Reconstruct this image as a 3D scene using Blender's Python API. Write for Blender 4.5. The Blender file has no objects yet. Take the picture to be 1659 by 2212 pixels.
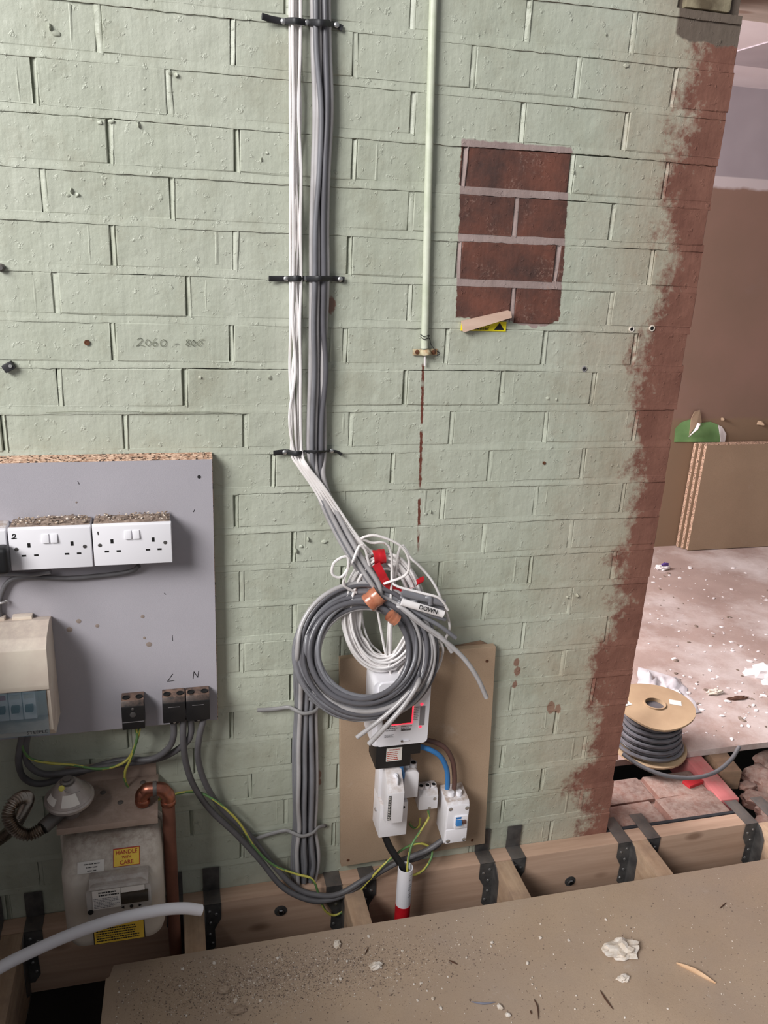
import bpy, bmesh, math, random
from mathutils import Vector, Matrix, noise as mnoise
random.seed(7)
PI = math.pi
scene = bpy.context.scene
COL = scene.collection

# ------------------------------------------------------------------ camera
IW, IH, FPX = 1659.0, 2212.0, 1776.198
YAW, PITCH, ROLL = 0.26155384, -0.33605958, 0.05092738
CAM = Vector((0.0, -1.6300965, 1.5525216))
_f = Vector((math.sin(YAW)*math.cos(PITCH), math.cos(YAW)*math.cos(PITCH), math.sin(PITCH)))
_r0 = Vector((math.cos(YAW), -math.sin(YAW), 0)); _u0 = _r0.cross(_f)
_r = math.cos(ROLL)*_r0 + math.sin(ROLL)*_u0
_u = -math.sin(ROLL)*_r0 + math.cos(ROLL)*_u0
cd = bpy.data.cameras.new('camera'); cam = bpy.data.objects.new('camera', cd); COL.objects.link(cam)
cd.sensor_fit = 'HORIZONTAL'; cd.sensor_width = 36.0; cd.lens = 36.0*FPX/IW
cd.clip_start = 0.05; cd.clip_end = 60
M = Matrix((( _r.x, _u.x, -_f.x, CAM.x), (_r.y, _u.y, -_f.y, CAM.y), (_r.z, _u.z, -_f.z, CAM.z), (0, 0, 0, 1)))
cam.matrix_world = M
scene.camera = cam

def ray(px, py):
    return _r*((px-IW/2)/FPX) - _u*((py-IH/2)/FPX) + _f
def W(px, py, d=0.0):            # survey point at distance d in front of the brick wall
    v = ray(px, py); return CAM + v*((-d-CAM.y)/v.y)
def F(px, py, z=0.0):            # survey point on the level z
    v = ray(px, py); return CAM + v*((z-CAM.z)/v.z)

# ------------------------------------------------------------------ light
scene.view_settings.view_transform = 'Standard'; scene.view_settings.look = 'None'
scene.view_settings.gamma = 1.0; scene.view_settings.exposure = 0.2
scene.view_settings.use_curve_mapping = False
world = bpy.data.worlds.new('world'); scene.world = world; world.use_nodes = True
bg = world.node_tree.nodes['Background']
bg.inputs[0].default_value = (0.93, 0.96, 1.0, 1); bg.inputs[1].default_value = 0.21
def area(name, loc, target, sx, sy, power, col):
    l = bpy.data.lights.new(name, 'AREA'); l.shape = 'RECTANGLE'; l.size = sx; l.size_y = sy
    l.energy = power; l.color = col
    o = bpy.data.objects.new(name, l); COL.objects.link(o); o.location = loc
    o.rotation_euler = (Vector(target)-Vector(loc)).to_track_quat('-Z', 'Y').to_euler()
    return o
area('window_daylight', (-3.5, -3.1, 3.9), (0.3, 0.0, 0.9), 2.5, 2.2, 390, (1.0, 0.985, 0.97))
area('far_room_window_daylight', (-0.3, 1.25, 1.75), (2.0, 0.9, 0.1), 1.0, 0.9, 120, (1.0, 0.96, 0.97))

# ------------------------------------------------------------------ helpers
def lin(c):
    def g(v):
        v = v/255.0
        return v/12.92 if v <= 0.04045 else ((v+0.055)/1.055)**2.4
    return (g(c[0]), g(c[1]), g(c[2]), 1.0)

class NT:
    def __init__(s, name):
        s.m = bpy.data.materials.new(name); s.m.use_nodes = True
        s.t = s.m.node_tree; s.b = s.t.nodes['Principled BSDF']
    def n(s, typ, **kw):
        x = s.t.nodes.new(typ)
        for k, v in kw.items():
            setattr(x, k, v)
        return x
    def l(s, a, b): s.t.links.new(a, b)
    def inp(s, sock, v):
        if hasattr(v, 'links'): s.l(v, sock)
        else: sock.default_value = v
    def math(s, op, a, b=0.0, clamp=False):
        x = s.n('ShaderNodeMath', operation=op, use_clamp=clamp); s.inp(x.inputs[0], a); s.inp(x.inputs[1], b); return x.outputs[0]
    def ramp(s, v, lo, hi, a=0.0, b=1.0):
        x = s.n('ShaderNodeMapRange', clamp=True); s.inp(x.inputs[0], v)
        x.inputs[1].default_value = lo; x.inputs[2].default_value = hi; x.inputs[3].default_value = a; x.inputs[4].default_value = b
        return x.outputs[0]
    def mix(s, f, a, b):
        x = s.n('ShaderNodeMix', data_type='RGBA'); s.inp(x.inputs[0], f); s.inp(x.inputs[6], a); s.inp(x.inputs[7], b); return x.outputs[2]
    def noise(s, co, scale, detail=4, rough=.55):
        x = s.n('ShaderNodeTexNoise'); x.inputs['Scale'].default_value = scale; x.inputs['Detail'].default_value = detail
        x.inputs['Roughness'].default_value = rough
        if co is not None: s.l(co, x.inputs['Vector'])
        return x.outputs[0]
    def mapping(s, co, sc):
        x = s.n('ShaderNodeMapping'); x.inputs['Scale'].default_value = sc; s.l(co, x.inputs[0]); return x.outputs[0]
    def bump(s, h, strength, dist=.002, prev=None):
        x = s.n('ShaderNodeBump'); x.inputs['Strength'].default_value = strength; x.inputs['Distance'].default_value = dist
        s.l(h, x.inputs['Height'])
        if prev is not None: s.l(prev, x.inputs['Normal'])
        return x.outputs[0]
    def pos(s): return s.n('ShaderNodeNewGeometry').outputs['Position']

def mat(name, c1, c2=None, rough=.55, metal=0.0, ns=25, lo=.35, hi=.65, bump=0.0, bs=180, stretch=(1, 1, 1), dust=None, da=.8, spec=.5, coat=0):
    t = NT(name); P = t.pos(); co = t.mapping(P, stretch)
    col = lin(c1)
    if c2 is not None:
        col = t.mix(t.ramp(t.noise(co, ns), lo, hi), lin(c1), lin(c2))
    if dust is not None:
        g = t.n('ShaderNodeNewGeometry'); sep = t.n('ShaderNodeSeparateXYZ'); t.l(g.outputs['Normal'], sep.inputs[0])
        up = t.ramp(sep.outputs[2], .25, .85)
        nn = t.ramp(t.noise(P, 60, 5, .7), .3, .62)
        fac = t.math('MULTIPLY', t.math('MULTIPLY', up, nn), da)
        col = t.mix(fac, col, lin(dust))
        rr = t.math('MAXIMUM', fac, rough); t.l(rr, t.b.inputs['Roughness'])
    else:
        t.b.inputs['Roughness'].default_value = rough
    t.inp(t.b.inputs['Base Color'], col)
    t.b.inputs['Metallic'].default_value = metal
    t.b.inputs['Specular IOR Level'].default_value = spec
    if coat: t.b.inputs['Coat Weight'].default_value = coat
    if bump: t.l(t.bump(t.noise(co, bs, 5, .6), bump), t.b.inputs['Normal'])
    return t.m

def emit(name, c, e):
    t = NT(name); t.b.inputs['Base Color'].default_value = lin(c)
    t.b.inputs['Emission Color'].default_value = lin(c); t.b.inputs['Emission Strength'].default_value = e
    return t.m

DUST = (150, 132, 120)
# --- the painted brickwork: paint, worn red-brown end, bare panel, scars
def brickwork(name, bare1, bare2, crack=False):
    t = NT(name); P = t.pos()
    sep = t.n('ShaderNodeSeparateXYZ'); t.l(P, sep.inputs[0]); X, Z = sep.outputs[0], sep.outputs[2]
    big = t.noise(P, 3.5, 3); mid = t.noise(P, 13, 5, .6); fine = t.noise(P, 70, 5, .65)
    col = t.mix(t.ramp(big, .3, .7), lin((183, 186, 172)), lin((173, 178, 162)))
    band_ = t.noise(t.mapping(P, (15, 1, 2.2)), 1.0, 3, .55)
    col = t.mix(t.math('MULTIPLY', t.ramp(band_, .42, .7), .5), col, lin((163, 167, 150)))
    grime = t.math('MULTIPLY', t.ramp(t.noise(P, 7, 6, .7), .52, .78), .5)
    col = t.mix(grime, col, lin((140, 132, 112)))
    chips = t.math('MULTIPLY', t.ramp(t.noise(P, 46, 3, .6), .735, .75), .75)
    col = t.mix(chips, col, lin((96, 76, 60)))
    if crack:
        col = t.mix(t.math('MULTIPLY', t.ramp(t.noise(P, 8, 3, .6), .48, .58), .85), col, lin((118, 84, 66)))
    # drip / cable scar under the conduit
    a = W(914, 792); b = W(903, 1195)
    xs = t.math('SUBTRACT', X, t.math('ADD', t.math('MULTIPLY', Z, (a.x-b.x)/(a.z-b.z)), a.x-a.z*(a.x-b.x)/(a.z-b.z)))
    dd = t.math('ADD', t.math('ABSOLUTE', xs), t.math('MULTIPLY', t.math('SUBTRACT', fine, .5), .008))
    sc = t.math('MULTIPLY', t.ramp(dd, .0022, .0034, 1, 0), t.math('MULTIPLY', t.ramp(Z, b.z, b.z+.01), t.ramp(Z, a.z, a.z+.01, 1, 0)))
    sc = t.math('MULTIPLY', sc, t.ramp(t.noise(P, 17, 2), .40, .46))
    col = t.mix(sc, col, lin((104, 58, 46)))
    # three chips of bare brick
    for (px, py, rr) in ((715, 658, .0105), (1118, 1450, .009), (1112, 1478, .007), (1116, 1432, .008), (688, 1672, .008), (690, 1688, .006), (676, 1856, .010), (1190, 1528, .012), (1205, 1532, .009)):
        c = W(px, py)
        dx = t.math('SUBTRACT', X, c.x); dz = t.math('MULTIPLY', t.math('SUBTRACT', Z, c.z), .6)
        q = t.math('SQRT', t.math('ADD', t.math('MULTIPLY', dx, dx), t.math('MULTIPLY', dz, dz)))
        q = t.math('ADD', q, t.math('MULTIPLY', t.math('SUBTRACT', fine, .5), .012))
        col = t.mix(t.math('MULTIPLY', t.ramp(q, rr-.002, rr, 1, 0), .8), col, lin((126, 78, 62)))
    # worn and dusty red-brown end of the wall
    e = t.math('ADD', X, t.math('MULTIPLY', t.math('SUBTRACT', t.noise(P, 6.5, 7, .68), .5), .38))
    e = t.math('ADD', e, t.math('MULTIPLY', t.math('SUBTRACT', fine, .5), .12))
    redm = t.ramp(e, .995, 1.045)
    haze = t.math('MULTIPLY', t.ramp(e, .80, 1.02), .55)
    col = t.mix(haze, col, lin((158, 134, 112)))
    red = t.mix(t.ramp(mid, .35, .65), lin((132, 90, 76)), lin((114, 74, 62)))
    col = t.mix(redm, col, red)
    # grey splash of mortar under the lintel bearing
    ez = t.math('ADD', Z, t.math('MULTIPLY', t.math('SUBTRACT', t.noise(P, 22, 2), .5), .05))
    gm = t.math('MULTIPLY', t.ramp(ez, 1.918, 1.922), t.ramp(X, .972, .977))
    col = t.mix(gm, col, lin((104, 92, 82)))
    # bare panel where a fitting kept the paint off
    jit = t.math('MULTIPLY', t.math('SUBTRACT', t.noise(P, 55, 4, .7), .5), .012)
    u = t.math('ADD', t.math('ADD', X, t.math('MULTIPLY', Z, .045)), jit)
    m1 = t.math('MULTIPLY', t.ramp(u, .628, .630), t.ramp(u, .8585, .8605, 1, 0))
    low = t.math('ADD', Z, t.math('MULTIPLY', t.math('SUBTRACT', t.noise(P, 13, 3), .5), .085))
    m2 = t.math('MULTIPLY', t.ramp(low, 1.372, 1.374), t.ramp(t.math('ADD', Z, jit), 1.712, 1.715, 1, 0))
    bare = t.mix(t.ramp(t.noise(P, 9, 6, .65), .36, .62), lin(bare1), lin(bare2))
    bare = t.mix(t.math('MULTIPLY', t.math('MULTIPLY', t.ramp(t.noise(P, 150, 4, .7), .52, .66), t.ramp(t.noise(P, 14, 2), .5, .62)), .6), bare, lin((158, 128, 116)))
    pm = t.math('MULTIPLY', m1, m2)
    col = t.mix(pm, col, bare)
    t.l(col, t.b.inputs['Base Color'])
    t.l(t.ramp(t.math('MAXIMUM', pm, redm), 0, 1, .46, .8), t.b.inputs['Roughness'])
    n1 = t.bump(t.noise(P, 16, 3), .55, .006)
    n2 = t.bump(t.noise(P, 75, 5, .65), .5, .002, n1)
    n3 = t.bump(t.ramp(t.noise(P, 62, 4, .6), .60, .74), .6, .0022, n2)
    n3 = t.bump(t.noise(t.mapping(P, (34, 1, 4)), 1.0, 3, .6), .5, .003, n3)
    t.l(n3, t.b.inputs['Normal'])
    return t.m

def sheetmat(name, c1, c2, dustc, dlo, dhi, damt, speck=(120, 100, 84), ds=2.2, white=(205, 196, 190)):
    t = NT(name); P = t.pos()
    col = t.mix(t.ramp(t.noise(P, 5, 5), .3, .7), lin(c1), lin(c2))
    col = t.mix(t.math('MULTIPLY', t.ramp(t.noise(P, 420, 3, .7), .5, .75), .5), col, lin(speck))
    d = t.math('MULTIPLY', t.ramp(t.noise(P, ds, 7, .68), dlo, dhi), damt)
    col = t.mix(d, col, lin(dustc))
    w = t.math('MULTIPLY', t.ramp(t.noise(P, 9, 7, .75), .62, .78), .55*damt)
    col = t.mix(w, col, lin(white))
    t.l(col, t.b.inputs['Base Color']); t.b.inputs['Roughness'].default_value = .8
    t.l(t.bump(t.noise(P, 260, 5, .7), .35, .0015), t.b.inputs['Normal'])
    return t.m

def chipedge(name):
    t = NT(name); P = t.pos(); v = t.n('ShaderNodeTexVoronoi'); v.inputs['Scale'].default_value = 330
    t.l(t.mapping(P, (.75, 1, 1)), v.inputs['Vector'])
    sep = t.n('ShaderNodeSeparateColor'); t.l(v.outputs['Color'], sep.inputs[0])
    col = t.mix(sep.outputs[0], lin((146, 108, 86)), lin((224, 192, 168)))
    col = t.mix(t.ramp(sep.outputs[1], .8, .85), col, lin((70, 52, 40)))
    t.l(col, t.b.inputs['Base Color']); t.b.inputs['Roughness'].default_value = .85
    t.l(t.bump(sep.outputs[2], .6, .002), t.b.inputs['Normal'])
    return t.m

def woodmat(name, c1, c2, axis='x', grime=None):
    t = NT(name); P = t.pos(); s = {'x': (1.2, 22, 22), 'y': (22, 1.2, 22), 'z': (22, 22, 1.2)}[axis]
    co = t.mapping(P, s); n = t.noise(co, 2.2, 5, .6)
    col = t.mix(t.ramp(n, .32, .68), lin(c1), lin(c2))
    k = t.n('ShaderNodeTexVoronoi'); k.inputs['Scale'].default_value = 1.0
    t.l(t.mapping(P, {'x': (4.2, 9, 9), 'y': (9, 4.2, 9), 'z': (9, 9, 4.2)}[axis]), k.inputs['Vector'])
    col = t.mix(t.math('MULTIPLY', t.ramp(k.outputs['Distance'], .07, .15, 1, 0), .6), col, lin((100, 66, 44)))
    if grime: col = t.mix(t.math('MULTIPLY', t.ramp(t.noise(P, 14, 6, .7), .45, .7), .7), col, lin(grime))
    t.l(col, t.b.inputs['Base Color']); t.b.inputs['Roughness'].default_value = .75
    t.l(t.bump(n, .15, .002), t.b.inputs['Normal'])
    return t.m

MT = {}
MT['brick'] = brickwork('painted_brick', (112, 68, 55), (72, 50, 45))
MT['mortar'] = brickwork('painted_mortar', (160, 142, 138), (138, 120, 116))
MT['crack'] = brickwork('painted_mortar_edge', (110, 90, 84), (96, 76, 70), crack=True)
MT['rawbrick'] = mat('raw_brick', (138, 100, 88), (108, 78, 70), .9, ns=18, bump=.6, bs=90, dust=(160, 142, 132), da=.7)
MT['padstone'] = mat('padstone', (168, 158, 132), (96, 84, 66), .9, ns=16, bump=.7, bs=60)
MT['greyface'] = mat('grey_melamine', (172, 168, 175), (165, 161, 168), .42, ns=4, bump=.22, bs=650)
MT['chipedge'] = chipedge('chipboard_edge')
MT['chipraw'] = sheetmat('chipboard_raw', (172, 148, 124), (160, 136, 113), (170, 150, 130), .5, .8, .5, (128, 104, 84))
MT['chipfloor'] = sheetmat('chipboard_floor', (186, 163, 140), (172, 149, 127), (166, 148, 134), .42, .7, .7, (146, 124, 104))
MT['chipstack'] = sheetmat('chipboard_stack', (164, 140, 116), (154, 131, 108), (162, 142, 120), .5, .8, .3, (120, 98, 80))
MT['farfloor'] = sheetmat('dusty_far_floor', (176, 154, 146), (156, 134, 126), (214, 204, 202), .46, .66, .85, (136, 112, 105), 1.7, (244, 240, 240))
MT['timber'] = woodmat('timber_along', (198, 166, 144), (176, 144, 122), 'x')
MT['timber_y'] = woodmat('timber_joist', (192, 164, 138), (168, 138, 112), 'y', (140, 116, 100))
MT['timber_dirty'] = woodmat('timber_grimy', (150, 122, 98), (128, 102, 82), 'x', (112, 96, 84))
MT['pinkwood'] = woodmat('pink_timber', (196, 112, 112), (176, 100, 98), 'y', (170, 140, 130))
MT['galv'] = mat('galvanised_steel', (98, 95, 93), (70, 68, 68), .5, .35, ns=30, bump=.05, dust=(140, 126, 116), da=.4)
MT['white'] = mat('white_plastic', (229, 227, 232), None, .38)
MT['white_dusty'] = mat('white_plastic_dusty', (228, 226, 230), (216, 212, 214), .4, ns=12, dust=(168, 150, 138), da=.95)
MT['cream'] = mat('cream_plastic', (226, 214, 198), (212, 196, 182), .5, ns=14, dust=(190, 174, 164), da=.7)
MT['black'] = mat('black_plastic', (22, 22, 24), (30, 29, 30), .45, ns=30, dust=(128, 102, 88), da=.95)
MT['blackclean'] = mat('black_plastic_clean', (20, 20, 22), None, .5)
MT['hole'] = mat('dark_hole', (10, 9, 9), None, .9)
MT['ink'] = mat('black_ink', (28, 26, 28), None, .8)
MT['pencil'] = mat('pencil_mark', (120, 122, 108), (142, 146, 128), .9, ns=120)
MT['steel'] = mat('steel', (170, 168, 168), (130, 128, 128), .3, 1.0, ns=60)
MT['nail'] = mat('nail_head', (196, 196, 196), None, .35, .9)
MT['cablegrey'] = mat('grey_cable_sheath', (124, 124, 129), (112, 111, 115), .30, ns=15)
MT['cablegrey2'] = mat('pale_grey_cable_sheath', (176, 173, 174), (158, 154, 154), .30, ns=15)
MT['cabledark'] = mat('dark_grey_cable_sheath', (98, 97, 102), (88, 86, 90), .30, ns=15)
MT['cablewhite'] = mat('white_cable_sheath', (238, 234, 234), (220, 214, 212), .4, ns=15)
MT['tailgrey'] = mat('meter_tail_grey', (100, 98, 101), (88, 86, 88), .5, ns=20)
MT['green'] = mat('earth_green', (92, 128, 78), None, .45)
MT['yellow'] = mat('earth_yellow', (188, 180, 86), None, .45)
MT['blue'] = mat('blue_insulation', (52, 116, 176), None, .45)
MT['brown'] = mat('brown_insulation', (88, 62, 56), None, .45)
MT['strap'] = mat('black_strap', (44, 44, 48), (34, 34, 36), .55, ns=40)
MT['tie'] = mat('grey_tie', (138, 136, 136), None, .5)
MT['redtape'] = mat('red_tape', (196, 30, 40), (172, 24, 34), .32, ns=30)
MT['orangetape'] = mat('brown_tape', (190, 128, 100), (166, 100, 74), .22, ns=40)
MT['pipepaint'] = mat('green_painted_pipe', (204, 208, 190), (190, 196, 174), .45, ns=40, bump=.1, bs=90)
MT['rustclip'] = mat('rusty_clip', (200, 190, 160), (156, 120, 84), .7, ns=70)
MT['rust'] = mat('rust', (110, 66, 40), (70, 44, 30), .9, ns=200)
MT['pvc'] = mat('white_pipe', (222, 220, 226), None, .4)
MT['copper'] = mat('copper', (186, 128, 108), (146, 94, 78), .34, 1.0, ns=22)
MT['copperpipe'] = mat('copper_oxidised', (142, 96, 80), (118, 80, 68), .55, .55, ns=12, dust=(120, 90, 76), da=.5)
MT['brass'] = mat('brass_nut', (140, 116, 84), (108, 88, 62), .45, .9, ns=30)
MT['gasmetal'] = mat('gas_meter_case', (206, 198, 188), (186, 176, 164), .45, ns=9, dust=(140, 120, 108), da=.75)
MT['regalu'] = mat('regulator_alloy', (186, 178, 174), (150, 140, 134), .45, .5, ns=12, dust=(140, 120, 110), da=.5)
MT['hose'] = mat('corrugated_hose', (170, 160, 150), (130, 120, 112), .28, 1.0, ns=20)
MT['shelf'] = mat('dusty_shelf_plate', (170, 150, 138), (146, 126, 114), .75, ns=14, dust=(142, 122, 110), da=.9)
MT['paper'] = mat('paper_label', (214, 208, 202), None, .7)
MT['yelpaper'] = mat('yellow_label', (236, 200, 70), (220, 180, 60), .6, ns=20)
MT['yelbright'] = mat('yellow_sticker', (240, 224, 20), None, .5)
MT['redprint'] = mat('red_print', (170, 60, 40), None, .7)
MT['greyprint'] = mat('grey_print', (130, 126, 128), None, .7)
MT['smoke'] = mat('index_plastic', (180, 174, 170), (164, 158, 152), .35, ns=20, dust=(140, 124, 114), da=.7)
MT['lcd'] = mat('lcd_window', (58, 50, 40), (46, 40, 34), .2, ns=20)
MT['screen'] = mat('meter_screen', (70, 58, 54), None, .25)
MT['redglow'] = emit('red_backlight', (255, 40, 60), 2.2)
MT['greenled'] = emit('green_led', (80, 255, 110), 2.0)
MT['barred'] = mat('breaker_label_red', (170, 60, 90), None, .5)
MT['wedgewood'] = woodmat('wedge_wood', (214, 186, 168), (190, 158, 140), 'x')
MT['cardboard'] = mat('cardboard_reel', (176, 150, 120), (160, 134, 106), .8, ns=9)
MT['plasterlump'] = mat('plaster_lump', (230, 222, 214), (204, 188, 170), .9, ns=60, bump=.6, bs=140)
MT['grit'] = mat('grit', (176, 156, 138), (142, 122, 104), .95, ns=90)
MT['darkgrit'] = mat('dark_debris', (150, 132, 120), (100, 84, 74), .95, ns=120, bump=.4)
MT['splinter'] = woodmat('splinter_wood', (224, 190, 156), (204, 164, 128), 'x')
MT['twig'] = mat('dark_twig', (84, 56, 42), None, .9)
MT['bluewire'] = mat('blue_grey_wire', (132, 134, 150), None, .5)
MT['plastersheet'] = mat('thin_polythene', (214, 210, 214), (190, 184, 188), .25, ns=12, bump=.5, bs=30)
MT['plasterwhite'] = mat('white_plaster', (222, 214, 214), None, .85)
MT['ceil'] = mat('ceiling_skim', (214, 204, 208), (206, 194, 198), .85, ns=3)
MT['greenboard'] = mat('green_plasterboard', (124, 164, 106), (108, 148, 92), .8, ns=12)
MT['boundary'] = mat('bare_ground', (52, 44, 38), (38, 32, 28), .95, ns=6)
MT['beamwood'] = woodmat('beam_soffit', (150, 136, 126), (134, 120, 110), 'x')
MT['stain'] = mat('board_stain', (138, 124, 116), None, .7)
MT['purple'] = mat('purple_scrap', (86, 60, 130), None, .5)
MT['redplastic'] = mat('red_packer', (172, 40, 46), None, .45)
MT['dpc'] = mat('damp_proof_strip', (40, 40, 44), None, .8)
t = NT('breaker_cover'); t.b.inputs['Base Color'].default_value = lin((112, 142, 156)); t.b.inputs['Roughness'].default_value = .12
t.b.inputs['Alpha'].default_value = .30; MT['cover'] = t.m
# far wall: bare plaster below, white scrim, lilac board above
t = NT('far_wall_plaster'); P = t.pos(); sp = t.n('ShaderNodeSeparateXYZ'); t.l(P, sp.inputs[0]); Z = sp.outputs[2]
zz = t.math('ADD', Z, t.math('MULTIPLY', t.math('SUBTRACT', t.noise(P, 9, 4), .5), .04))
c = t.mix(t.ramp(t.noise(P, 1.7, 4), .35, .68), lin((146, 115, 102)), lin((132, 107, 92)))
c = t.mix(t.math('MULTIPLY', t.ramp(t.noise(P, 5, 6, .7), .58, .75), .35), c, lin((142, 120, 114)))
c = t.mix(t.ramp(zz, .70, .715, 1, 0), c, lin((138, 114, 92)))
c = t.mix(t.ramp(zz, 1.775, 1.79), c, lin((205, 194, 196)))
c = t.mix(t.ramp(Z, 1.83, 1.835), c, t.mix(t.ramp(t.noise(P, 3, 3), .35, .65), lin((172, 162, 168)), lin((160, 150, 156))))
t.l(c, t.b.inputs['Base Color']); t.b.inputs['Roughness'].default_value = .8; MT['farwall'] = t.m

ORG = {}
class MB:
    def __init__(s): s.bm = bmesh.new()
    def _mark(s): return len(s.bm.faces)
    def _setm(s, n0, mi):
        s.bm.faces.ensure_lookup_table()
        for i in range(n0, len(s.bm.faces)): s.bm.faces[i].material_index = mi
    def box(s, a, b, bev=0.0, mi=0, rot=None, seg=2):
        a = Vector(a); b = Vector(b); t = bmesh.new()
        bmesh.ops.create_cube(t, size=1.0)
        c = (a+b)/2; d = b-a
        for v in t.verts: v.co = Vector((v.co.x*d.x, v.co.y*d.y, v.co.z*d.z))
        if bev: bmesh.ops.bevel(t, geom=t.edges[:], offset=min(bev, min(abs(d.x), abs(d.y), abs(d.z))*.45), segments=seg, profile=.6, affect='EDGES')
        mm = Matrix.Translation(c) @ (rot.to_4x4() if rot else Matrix.Identity(4))
        s.add(t, mm, mi); return s
    def add(s, t, mm=None, mi=0):
        if mm is not None: bmesh.ops.transform(t, matrix=mm, verts=t.verts)
        mp = {}
        for v in t.verts: mp[v] = s.bm.verts.new(v.co)
        for f in t.faces:
            try:
                nf = s.bm.faces.new([mp[v] for v in f.verts]); nf.material_index = mi
            except ValueError: pass
        t.free()
    def prism(s, poly, axis, a, b, mi=0, bev=0.0):      # poly in the two other axes, extruded a..b along axis
        t = bmesh.new()
        def mk(p, h):
            if axis == 'x': return (h, p[0], p[1])
            if axis == 'y': return (p[0], h, p[1])
            return (p[0], p[1], h)
        A = [t.verts.new(mk(p, a)) for p in poly]; B = [t.verts.new(mk(p, b)) for p in poly]
        t.faces.new(A); t.faces.new(B[::-1]); n = len(poly)
        for i in range(n): t.faces.new([A[i], B[i], B[(i+1) % n], A[(i+1) % n]][::-1])
        bmesh.ops.recalc_face_normals(t, faces=t.faces[:])
        if bev: bmesh.ops.bevel(t, geom=t.edges[:], offset=bev, segments=2, profile=.6, affect='EDGES')
        s.add(t, None, mi); return s
    def tube(s, pts, r, seg=8, mi=0, cap=True, stripe=None, flat=1.0, rfun=None):
        pts = [Vector(p) for p in pts]; n = len(pts); rings = []
        T = [(pts[min(i+1, n-1)]-pts[max(i-1, 0)]).normalized() for i in range(n)]
        up = Vector((0, 1, 0)) if abs(T[0].y) < .9 else Vector((1, 0, 0))
        nrm = (up - T[0]*up.dot(T[0])).normalized()
        for i in range(n):
            nrm = (nrm - T[i]*nrm.dot(T[i])).normalized(); bn = T[i].cross(nrm)
            rr = rfun(i) if rfun else r
            rings.append([s.bm.verts.new(pts[i] + nrm*math.cos(2*PI*k/seg)*rr*flat + bn*math.sin(2*PI*k/seg)*rr) for k in range(seg)])
        for i in range(n-1):
            for k in range(seg):
                f = s.bm.faces.new((rings[i][k], rings[i][(k+1) % seg], rings[i+1][(k+1) % seg], rings[i+1][k]))
                f.material_index = mi
                if stripe: f.material_index = stripe if ((k + int(i*.3)) % seg) < seg*.38 else mi
        if cap:
            f = s.bm.faces.new(rings[0][::-1]); f.material_index = mi
            f = s.bm.faces.new(rings[-1]); f.material_index = mi
        return s
    def lathe(s, prof, c, axis=(0, 0, 1), seg=24, mi=0, a0=0, a1=2*PI):
        ax = Vector(axis).normalized(); q = ax.to_track_quat('Z', 'Y').to_matrix(); c = Vector(c)
        rings = []
        for (r, h) in prof:
            rings.append([s.bm.verts.new(c + q @ Vector((r*math.cos(2*PI*k/seg), r*math.sin(2*PI*k/seg), h))) for k in range(seg)])
        for i in range(len(prof)-1):
            for k in range(seg):
                f = s.bm.faces.new((rings[i][k], rings[i][(k+1) % seg], rings[i+1][(k+1) % seg], rings[i+1][k])); f.material_index = mi
        f = s.bm.faces.new(rings[0][::-1]); f.material_index = mi
        f = s.bm.faces.new(rings[-1]); f.material_index = mi
        return s
    def quad(s, pts, mi=0):
        f = s.bm.faces.new([s.bm.verts.new(Vector(p)) for p in pts]); f.material_index = mi; return s
    def rock(s, c, r, seed, sq=(1, 1, .7), sub=1, mi=0):
        t = bmesh.new(); bmesh.ops.create_icosphere(t, subdivisions=sub, radius=1.0)
        for v in t.verts:
            k = 1 + .45*mnoise.noise(v.co*1.7 + Vector((seed*3.1, seed*1.7, seed)))
            v.co = Vector((v.co.x*sq[0], v.co.y*sq[1], v.co.z*sq[2]))*k*r
        s.add(t, Matrix.Translation(Vector(c)) @ Matrix.Rotation(seed*1.3, 4, 'Z'), mi); return s
    def build(s, name, mats, parent=None, smooth=38, normals=True):
        if not isinstance(mats, (list, tuple)): mats = [mats]
        if normals: bmesh.ops.recalc_face_normals(s.bm, faces=s.bm.faces[:])
        me = bpy.data.meshes.new(name); s.bm.to_mesh(me); s.bm.free()
        for m in mats: me.materials.append(MT[m])
        if smooth:
            me.shade_smooth(); me.set_sharp_from_angle(angle=math.radians(smooth))
        o = bpy.data.objects.new(name, me); COL.objects.link(o)
        if parent is not None:
            org = ORG[parent]; o.parent = parent
        else:
            xs = [v.co for v in me.vertices]
            lo = Vector((min(v.x for v in xs), min(v.y for v in xs), min(v.z for v in xs))); hi = Vector((max(v.x for v in xs), max(v.y for v in xs), max(v.z for v in xs)))
            org = Vector(((lo.x+hi.x)/2, (lo.y+hi.y)/2, lo.z)); o.location = org
        me.transform(Matrix.Translation(-org)); ORG[o] = org
        return o

def tag(o, label=None, cat=None, group=None, kind=None):
    if label: o['label'] = label
    if cat: o['category'] = cat
    if group: o['group'] = group
    if kind: o['kind'] = kind
    return o
def thing(name, loc, label, cat, group=None, kind=None):
    o = bpy.data.objects.new(name, None); COL.objects.link(o); o.location = loc; o.empty_display_size = .03
    ORG[o] = Vector(loc); return tag(o, label, cat, group, kind)

def spline(pts, n=10):
    P = [Vector(p) for p in pts]; P = [P[0]*2-P[1]] + P + [P[-1]*2-P[-2]]; out = []
    for i in range(1, len(P)-2):
        for k in range(n):
            t = k/n; a, b, c, d = P[i-1], P[i], P[i+1], P[i+2]
            out.append(.5*((2*b) + (c-a)*t + (2*a-5*b+4*c-d)*t*t + (3*b-a-3*c+d)*t**3))
    out.append(P[-2]); return out
def WP(lst): return [W(*p) for p in lst]

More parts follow.
